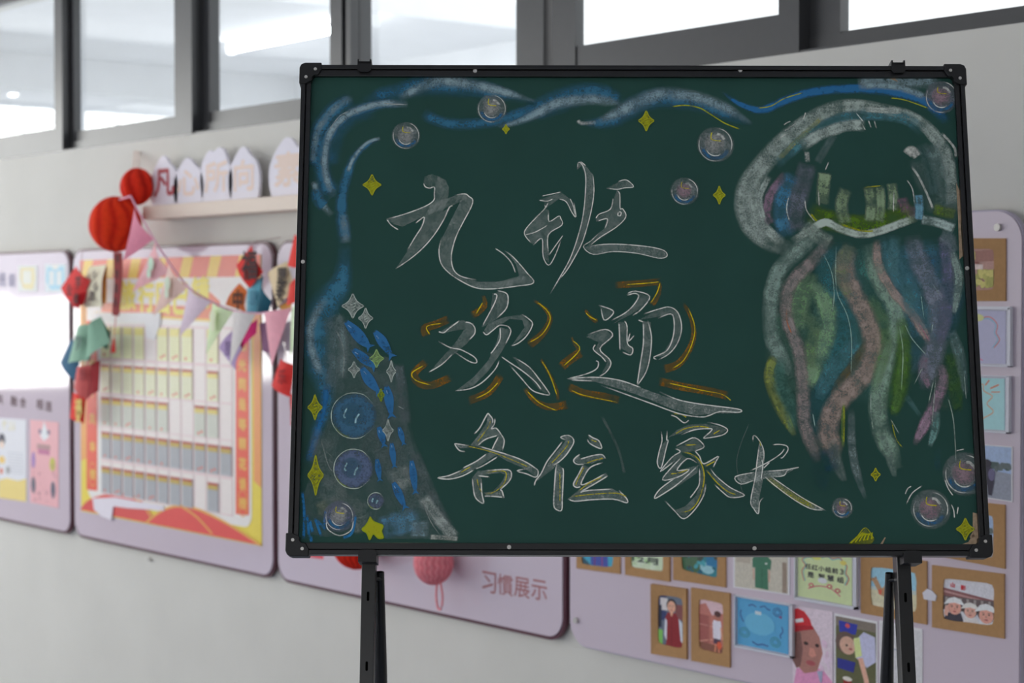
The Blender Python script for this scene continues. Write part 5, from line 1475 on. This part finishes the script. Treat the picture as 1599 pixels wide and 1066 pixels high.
def art_sleep(p):
    p.rect(0, 0, 1, 1, (92, 92, 62)); p.rect(0, 0, 1, .12, (120, 110, 100)); p.poly([(.08, .05), (.55, .06), (.5, .2), (.1, .2)], (48, 56, 150)); p.ell(.3, .1, .06, .03, (196, 80, 80)); p.ell(.26, .33, .27, .15, (96, 78, 70)); p.ell(.3, .36, .2, .12, (196, 156, 136)); p.ell(.28, .36, .03, .015, (60, 44, 40)); p.ell(.38, .40, .05, .015, (160, 90, 86)); p.poly([(.45, .3), (.7, .14), (.98, .18), (1, .5), (.78, .6), (.52, .5)], (180, 180, 206)); p.poly([(.45, .25), (.6, .22), (.66, .46), (.5, .5)], (196, 206, 140)); p.poly([(.56, .5), (.68, .48), (.82, .74), (.86, .92), (.76, .94), (.7, .76)], (206, 160, 140)); p.poly([(.05, .55), (.5, .56), (.45, .7), (.05, .68)], (46, 50, 130)); p.rect(.2, .8, .4, .92, (140, 44, 40)); p.ell(.3, .8, .12, .03, (206, 200, 190)); p.line([(.4, .9), (.85, .93)], .025, (180, 60, 56))
def art_white(p):
    p.rect(0, 0, 1, 1, (196, 194, 196)); p.line([(.1, .3), (.8, .28)], .01, (140, 150, 170)); p.line([(.1, .7), (.6, .74), (.9, .72)], .015, (90, 110, 120)); p.ell(.2, .9, .08, .04, (120, 160, 140))
def art_lav(p):
    for k, col in ((0, (196, 100, 90)), (.03, (110, 170, 190))): p.line([(.0, .12 + k), (.3, .1 + k), (.5, .16 + k), (.72 - k, .12 + k), (.86 - k, .26), (.84 - k, .42), (.9 - k, .55), (.8 - k, .7)], .018, col)
    p.ell(.5, .14, .12, .07, (200, 200, 130)); p.line([(.2, .78), (.4, .84), (.6, .94)], .02, (206, 120, 160)); p.ell(.45, .8, .06, .04, (206, 120, 160)); p.ell(.3, .72, .08, .04, (200, 200, 120))
def art_mint(p):
    p.line([(.1, .2), (.3, .1), (.45, .18), (.6, .12), (.62, .25), (.78, .35), (.68, .5), (.8, .65), (.62, .78), (.5, .86), (.3, .82), (.1, .9)], .02, (216, 150, 100)); p.line([(.65, .14), (.72, .04)], .03, (216, 120, 80)); p.line([(.74, .2), (.9, .12)], .03, (216, 120, 80)); p.line([(.76, .27), (.92, .26)], .02, (216, 130, 90)); p.ell(.2, .5, .1, .05, (120, 170, 200))

kraft('kraft paper frame holding a photo of a figure in blue', quad(900, 968, 810, 887, 818, 896), quad(908, 957, 824, 881, 828, 886), art_swim)
kraft('kraft paper frame round a pale green sheet with handwriting', quad(977, 1046, 822, 897, 830, 908), quad(985, 1035, 834, 885, 840, 893), art_green, .004)
kraft('kraft paper frame round a blue-green photo, third from the dark-edged panel', quad(1051, 1133, 830, 905, 836, 917), quad(1064, 1120, 840, 889, 846, 903), art_teal)
photo('white-bordered photo of a person in a dark green shirt', quad(1145, 1233, 846, 917, 856, 929), art_greenshirt, (200, 198, 202), .03)
acrylic('clear acrylic holder with light green handwritten note and rainbow border', quad(1240, 1337, 853, 934, 868, 952), art_note, (200, 214, 160))
kraft('kraft paper frame with a photo of a camel', quad(1344, 1447, 860, 957, 876, 975), quad(1359, 1431, 884, 945, 893, 957), art_camel)
kraft('kraft paper frame with a photo of three people in white hats', quad(1455, 1568, 882, 979, 896, 997), quad(1472, 1552, 902, 967, 911, 977), art_hats)
kraft('tall kraft paper frame with a portrait of a person in dark red robe', quad(1018, 1073, 911, 1020, 919, 1029), quad(1027, 1066, 928, 1004, 933, 1013), art_robe, .006)
kraft('tall kraft paper frame with a person before a red building', quad(1080, 1140, 917, 1031, 926, 1042), quad(1091, 1129, 934, 1012, 942, 1022), art_redbuild, .003)
acrylic('clear acrylic holder with bright blue decorated note', quad(1146, 1237, 928, 1009, 944, 1028), art_bluenote, (86, 160, 200))
photo('unframed photo of a face with a red cap and pink top', quad(1238, 1300, 945, 1075, 955, 1092), art_cap, border=.0)
photo('unframed photo of a sleeping child in pale shirt', quad(1303, 1370, 957, 1082, 970, 1098), art_sleep, border=.03)
photo('mostly white photo behind the easel leg', quad(1373, 1440, 968, 1100, 982, 1116), art_white, border=.03)
kraft('kraft paper frame with a photo of a red pavilion among leaves', quad(1478, 1570, 372, 470), quad(1495, 1552, 388, 453), art_house)
acrylic('clear acrylic holder with lavender sheet and rainbow cloud border', quad(1478, 1577, 478, 571, 481, 573), art_lav, (176, 172, 196))
acrylic('clear acrylic holder with mint green sheet and orange cloud line', quad(1480, 1575, 584, 671, 587, 677), art_mint, (160, 204, 204))
photo('unframed photo of a dark figure on a blue-grey street', quad(1490, 1581, 690, 770, 697, 784), art_street, border=.02)
kraft('kraft paper frame with a dark landscape photo below the street photo', quad(1470, 1569, 778, 869, 788, 888), quad(1484, 1551, 797, 856, 804, 873), art_street)
for px, py, own in ((901, 968, pan4), (1560, 355, pan4)):
    x, z = W(px, py, F)
    MB().prism(ellipse(x, z, 0.0085, 0.0085, 16), -F, -F - 0.009).build('standoff_screw', M_STEEL, own, own.location)
x, z = W(236, 873); nl = MB().prism(ellipse(x, z, 0.009, 0.007, 12), 0.0, -0.012, (0.2, 0.2, 0.2)).build('bolt_head', M_STEEL, None, (x, 0, z))
tag(nl, 'small grey bolt in the wall below the red-bordered chart panel', 'bolt')
for k, q_ in enumerate(([(1380, 865), (1446, 928), (1446, 945)],)):
    pass
# bits of white tape joining two kraft frames
tp = wp([(1441, 925), (1448, 919), (1456, 922), (1463, 930), (1461, 938), (1452, 937), (1443, 935)], F + 0.0045)
tb = MB().prism(tp, -F - 0.0041, -F - 0.006, P(196, 194, 202)).build('tape_piece', M_PRINT, None, (tp[0][0], -F, tp[0][1]))
tag(tb, 'white tape bridging the camel frame and the white-hats frame', 'tape')

# ================================================================ shelf with cut-out letters
SX0 = W(222, 320, 0.10)[0]; SX1 = W(800, 300, 0.10)[0]
sz = 0.5 * (W(235, 319, 0.10)[1] + W(462, 306, 0.10)[1])
shelf = tag(MB().box((SX0, 0, sz - 0.052), (SX1, -0.10, sz), P(222, 196, 182)).build('shelf', M_PRINT, None, (SX0, 0, sz)), 'long pale pink wall shelf under the white cut-out characters', 'shelf')
bv = shelf.modifiers.new('bevel', 'BEVEL'); bv.width = 0.003; bv.segments = 2
SOFF = 0.062
def letter(px0, px1, ptop, outline, ch, label, colr, dark=None):
    X0 = W(px0, 463, SOFF)[0]; X1 = W(px1, 463, SOFF)[0]
    Zt = W((px0 + px1) / 2, ptop, SOFF)[1]
    w_, h_ = X1 - X0, Zt - sz
    pts = smooth_path([(X0 + w_ * u, sz + h_ * v) for u, v in outline], 3)[:-1]
    o = ((X0 + X1) / 2, -SOFF, sz)
    t = thing('cutout_letter', label, 'letter', o, 'cut-out characters on the shelf')
    bd = MB().prism(pts, -SOFF + 0.012, -SOFF, P(206, 202, 212)).build('foam_board', M_PRINT, t, o)
    mb = MB(); glyph(mb, ch, (X0 + X1) / 2, sz + h_ * .46, w_ * .72, h_ * .56, -SOFF - 0.0006, P(*colr), bold=0.004); mb.build('character', M_PRINT, t, o, fix=False)
peak = [(.07, 0), (0, .2), (.0, .48), (.1, .7), (.24, .86), (.42, 1.0), (.58, .96), (.7, .84), (.88, .72), (1.0, .48), (1.0, .2), (.92, 0), (.5, 0), (.07, 0)]
twin = [(.07, 0), (0, .3), (.0, .62), (.12, .84), (.28, .96), (.42, .92), (.56, 1.0), (.74, .94), (.86, .74), (1.0, .5), (1.0, .2), (.9, 0), (.5, 0), (.07, 0)]
letter(236, 278, 243, peak, '凡', 'white foam character board with dark red strokes next to the red lantern', (160, 70, 76))
letter(272, 318, 246, peak, '心', 'squat white foam board with pale gold heart character on the shelf', (212, 190, 178))
letter(314, 363, 230, twin, '所', 'white twin-peaked foam board with pale gold strokes on the shelf', (212, 190, 178))
letter(358, 405, 229, peak, '向', 'white foam board with boxed pale gold character, last before the gap', (212, 190, 178))
letter(421, 482, 214, peak, '素', 'tall white foam character board across the gap, partly behind the chalkboard', (212, 190, 178))

# ================================================================ red lantern, streamer and bunting
LOFF = 0.20
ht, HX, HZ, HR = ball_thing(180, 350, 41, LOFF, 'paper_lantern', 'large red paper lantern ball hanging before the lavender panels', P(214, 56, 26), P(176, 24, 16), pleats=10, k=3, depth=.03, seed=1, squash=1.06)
X, Z = W(184, 394, LOFF)
st_ = MB()
q = [W(177, 394, LOFF), W(191, 394, LOFF), W(191, 440, LOFF), W(186, 493, LOFF), W(175, 492, LOFF), W(179, 440, LOFF)]
st_.prism(q, -LOFF + .001, -LOFF - .001, P(120, 26, 30)).build('streamer', M_PAPER, ht, ht.location)
for k, ch in enumerate('平安喜乐'):
    x, z = W(184 - k * 1.0, 406 + 22 * k, LOFF); glyph_part(ht, 'streamer_character', ch, x, z, .03, .035, -LOFF - .0016, P(70, 20, 24), M_PAPER, .002, ht.location)
pts = [W(181, 492, LOFF), W(179, 515, LOFF), W(178, 530, LOFF)]
MB().tube([(p[0], -LOFF, p[1]) for p in pts], .0016, 6, P(180, 50, 44)).build('tassel_cord', M_PAPER, ht, ht.location)
a = W(178, 528, LOFF); b = W(177, 550, LOFF)
MB().tube([(a[0], -LOFF, a[1]), (b[0], -LOFF, b[1])], [.003, .009], 10, P(190, 40, 40)).build('tassel', M_PAPER, ht, ht.location)
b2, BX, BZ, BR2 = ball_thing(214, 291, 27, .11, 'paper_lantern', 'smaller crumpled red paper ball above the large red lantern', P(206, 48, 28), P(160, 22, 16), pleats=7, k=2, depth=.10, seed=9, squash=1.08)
MB().tube([(HX, -LOFF, HZ + HR * .98), (BX, -.15, BZ - BR2 * .8)], .002, 6, P(200, 60, 50)).build('hanging_string', M_PAPER, ht, ht.location)
ta, tb_, tc_, td_ = W(208, 235, .006), W(217, 236, .006), W(219, 268, .11), W(206, 268, .11)
tv = [(ta[0], -.001, ta[1]), (tb_[0], -.001, tb_[1]), (tc_[0], -.11, tc_[1]), (td_[0], -.11, td_[1])]
tv += [(v[0], v[1] - .003, v[2]) for v in tv]
MB().add(tv, [(0, 1, 2, 3), (4, 5, 6, 7), (0, 1, 5, 4), (1, 2, 6, 5), (2, 3, 7, 6), (3, 0, 4, 7)], P(222, 196, 186)).build('hanging_tab', M_PAPER, b2, b2.location)

BOFF = 0.26
bpath = [(204, 306), (222, 340), (242, 376), (266, 412), (295, 449), (331, 471), (365, 485), (400, 489), (414, 488), (455, 482), (500, 466)]
off_at = lambda px: BOFF - 0.05 * max(0, (px - 300) / 200)
bun = thing('bunting', 'string of pastel paper pennants hanging from the red lantern', 'bunting', (*[W(300, 450, BOFF)[0], -BOFF], W(300, 450, BOFF)[1]))
BP3 = [(W(p[0], p[1], off_at(p[0]))[0], -off_at(p[0]), W(p[0], p[1], off_at(p[0]))[1]) for p in smooth_path(bpath, 4)]
BP3 = [(HX + .02, -LOFF, HZ + HR * .9)] + BP3 + [(BP3[-1][0] + .12, -F - .002, BP3[-1][2] + .03)]
MB().tube(BP3, .0035, 6, P(214, 160, 180)).build('string', M_PAPER, bun, bun.location, smooth=True)
def sheet(mb, corners, off, col, bulge=0.0, curl=0.0, n=7, thick=.0008, col2=None, axis=0):
    """bent paper patch through four pixel corners (tl,tr,br,bl)"""
    q = [W(p[0], p[1], off) for p in corners]
    f = uvq(q)
    for side, yo in ((0, 0.0), (1, thick)):
        vs = []
        for j in range(n + 1):
            for i in range(n + 1):
                u, v = i / n, j / n
                x, z = f(u, v)
                t = u if axis == 0 else v
                vs.append((x, -off - bulge * math.sin(math.pi * t) - curl * (v if axis == 0 else u) ** 2 + yo, z))
        fs = [(j * (n + 1) + i, j * (n + 1) + i + 1, (j + 1) * (n + 1) + i + 1, (j + 1) * (n + 1) + i) for j in range(n) for i in range(n)]
        mb.add(vs, fs, col if side == 0 or col2 is None else col2)
    return f
PEN = [((210, 324), (240, 373), (211, 407), (196, 120, 140), 'dusty rose', None), ((243, 377), (266, 424), (225, 455), (216, 160, 164), 'pink', (180, 200, 180)), ((264, 410), (293, 448), (258, 493), (222, 180, 170), 'peach', (190, 200, 180)),
       ((295, 449), (330, 471), (292, 526), (196, 178, 190), 'mauve', None), ((332, 471), (364, 486), (334, 553), (196, 210, 170), 'green', (206, 216, 180)), ((366, 485), (399, 490), (371, 571), (196, 190, 188), 'grey', None),
       ((413, 488), (454, 482), (437, 572), (214, 148, 160), 'rose', None), ((455, 482), (488, 471), (466, 556), (190, 204, 170), 'leaf green', None)]
for k, (a, b, t, col, nm, deco) in enumerate(PEN):
    o_ = off_at((a[0] + b[0]) / 2)
    mb = MB()
    pa_, pb_, pt_ = (Vector((W(*q, o_)[0], -o_, W(*q, o_)[1])) for q in (a, b, t))
    n = 6
    for side in (0, .0008):
        vs, fs, idx = [], [], {}
        for j in range(n + 1):
            for i in range(n + 1 - j):
                u, v = i / n, j / n
                p = pa_ * (1 - u - v) + pb_ * u + pt_ * v
                bend = 0.02 * math.sin(math.pi * (u + v * .5)) + (0.03 if k < 3 else 0.012) * v * v
                idx[(i, j)] = len(vs); vs.append((p.x, p.y - bend + side, p.z))
        for j in range(n):
            for i in range(n - j):
                fs.append((idx[(i, j)], idx[(i + 1, j)], idx[(i, j + 1)]))
                if i + 1 + j + 1 <= n:
                    fs.append((idx[(i + 1, j)], idx[(i + 1, j + 1)], idx[(i, j + 1)]))
        mb.add(vs, fs, P(*col) if side == 0 else P(*[int(c_ * .86) for c_ in col]))
    ob = mb.build('pennant', M_PAPER, bun, bun.location, fix=False, smooth=True)
    if deco:
        d = MB()
        for (u, v, r_) in ((.38, .22, .022), (.42, .38, .016)):
            p = pa_ * (1 - u - v) + pb_ * u + pt_ * v
            d.flat(ellipse(p.x, p.z, r_, r_ * 1.2, 10), p.y - 0.028 - 0.02 * v, P(*deco))
        d.build('motif', M_PAPER, ob, bun.location, fix=False)

# paper wish notes strung up on both sides
def note(label, sheets, chars=(), off=.12, group='paper notes strung on threads', cat='note'):
    q0 = [W(*p, off) for p in sheets[0][0]]
    o = (sum(p[0] for p in q0) / 4, -off, min(p[1] for p in q0))
    t = thing('paper_note', label, cat, o, group)
    for k, (cs_, col, dof, bulge, curl, axis) in enumerate(sheets):
        mb = MB(); sheet(mb, cs_, off + dof, P(*col), bulge, curl, axis=axis, col2=P(*[int(v * .85) for v in col]))
        mb.build('leaf', M_PAPER, t, o, fix=False, smooth=True)
    if chars:
        for ch, px, py, s_, col in chars:
            fo = max(x[2] + max(0, x[3]) + max(0, x[4]) * .3 for x in sheets) + off + .004
            x, z = W(px, py, fo); glyph_part(t, 'ink_character', ch, x, z, s_, s_, -fo, P(*col), M_PAPER, s_ * .03, o)
    return t
DK = (62, 36, 38)
note('red diamond paper note with dark writing left of the cream note', [([(119, 415), (141, 438), (122, 483), (95, 449)], (196, 44, 44), 0, .012, 0, 0), ([(110, 470), (136, 455), (130, 476), (115, 483)], (166, 24, 30), .012, .02, 0, 0)], [('学', 122, 440, .05, DK), ('业', 108, 452, .045, DK), ('成', 118, 466, .04, DK)], .14)
note('cream paper note with orange back hanging beside the red diamond note', [([(140, 416), (166, 413), (160, 478), (132, 480)], (224, 204, 180), 0, .014, 0, 1), ([(160, 420), (167, 414), (166, 470), (158, 480)], (206, 150, 80), -.008, .0, 0, 0)], [('小', 147, 428, .04, (90, 80, 76)), ('心', 149, 446, .04, (90, 80, 76)), ('愿', 143, 462, .04, (90, 80, 76))], .12)
note('sage green folded paper note by the edge of the chart', [([(122, 510), (150, 505), (140, 562), (106, 568)], (132, 168, 146), 0, .03, 0, 0), ([(142, 514), (158, 494), (172, 535), (132, 572)], (122, 160, 138), .012, .03, 0, 0), ([(158, 496), (172, 520), (168, 545), (155, 540)], (70, 120, 92), .0, .0, 0, 0)], [('梦', 122, 535, .06, (86, 110, 100))], .13)
note('deep blue paper note behind the sage green one', [([(112, 527), (128, 545), (118, 596), (94, 566)], (44, 88, 116), 0, .01, 0, 0)], (), .10)
note('dusky red folded paper note beneath the sage green note', [([(120, 574), (142, 570), (136, 624), (116, 600)], (186, 86, 84), .01, .02, 0, 0), ([(138, 574), (156, 562), (154, 610), (134, 626)], (140, 34, 40), 0, .01, 0, 0)], [('好', 128, 584, .05, (140, 50, 56))], .12)
note('small red paper note with gold characters, lowest beside the chart', [([(114, 612), (134, 617), (131, 661), (109, 652)], (200, 48, 40), 0, .01, 0, 0)], [('福', 122, 634, .06, (224, 190, 110)), ('安', 122, 650, .05, (224, 190, 110))], .11)
note('red diamond paper note with brush character above the teal note', [([(393, 383), (411, 424), (390, 450), (369, 414)], (200, 46, 42), 0, .01, 0, 0)], [('福', 389, 414, .10, DK)], .15)
note('orange paper note with black character between pennants and red diamond', [([(352, 476), (374, 442), (387, 455), (384, 487)], (206, 110, 56), 0, .01, 0, 0)], [('中', 371, 468, .07, (80, 50, 40))], .12)
note('teal paper note folded over, below the red diamond', [([(386, 452), (411, 431), (404, 490), (385, 487)], (104, 168, 186), 0, .012, 0, 0), ([(410, 431), (424, 470), (418, 490), (402, 488)], (36, 86, 104), -.004, .02, 0, 0)], [('思', 394, 465, .05, (80, 130, 150))], .13)
note('tan paper note with black characters beside the chalkboard frame', [([(418, 427), (448, 408), (462, 455), (434, 480)], (206, 186, 152), 0, .012, 0, 0), ([(436, 478), (456, 466), (454, 486), (440, 486)], (196, 140, 70), -.004, 0, 0, 0)], [('愿', 440, 432, .06, (66, 58, 54)), ('未', 438, 448, .055, (66, 58, 54)), ('来', 436, 460, .05, (66, 58, 54))], .14)
note('red paper note half hidden by the chalkboard frame', [([(460, 366), (478, 372), (476, 420), (449, 415)], (206, 50, 42), 0, .01, 0, 0), ([(452, 446), (470, 430), (470, 470), (447, 478)], (204, 62, 54), .0, .01, 0, 0)], (), .16)
note('lilac diamond paper note behind the grey pennant', [([(342, 543), (366, 514), (378, 545), (368, 578)], (160, 138, 176), 0, .01, 0, 0)], [('星', 356, 544, .05, (120, 100, 140))], .12)
note('magenta paper note behind the grey pennant', [([(362, 530), (402, 498), (400, 520), (372, 556)], (206, 36, 110), 0, .01, 0, 0)], (), .10)
note('red paper note below the rose pennant', [([(438, 560), (462, 570), (452, 620), (424, 602)], (200, 50, 46), 0, .012, 0, 0)], [('乐', 440, 588, .05, (150, 30, 34))], .13)
note('plum paper note behind the rose pennant', [([(405, 505), (432, 500), (428, 552), (410, 548)], (130, 90, 120), 0, .008, 0, 0)], (), .08)
note('narrow red paper strip hanging next to the chalkboard frame', [([(453, 615), (460, 615), (459, 664), (454, 664)], (196, 40, 40), 0, 0, 0, 0)], (), .1)
def thread(label, pts, off):
    q = smooth_path(pts, 4)
    P3 = [(W(p[0], p[1], off)[0], -off, W(p[0], p[1], off)[1]) for p in q]
    # hangs from a pin in the wall
    P3 = [(P3[0][0], 0.0, P3[0][2] + .02)] + P3
    tag(MB().tube(P3, .0014, 6, P(176, 150, 150)).build('thread', M_PAPER, None, P3[-1]), label, 'thread')
thread('thin pale thread carrying the paper notes left of the chart', [(128, 392), (127, 430), (132, 500), (130, 560), (126, 612), (122, 655)], .118)
thread('thin pale thread carrying the paper notes next to the chalkboard frame', [(394, 378), (396, 430), (380, 480), (372, 540), (362, 570)], .118)
thread('thin thread behind the rose pennant and red notes', [(462, 366), (456, 420), (446, 480), (446, 560), (456, 660)], .12)
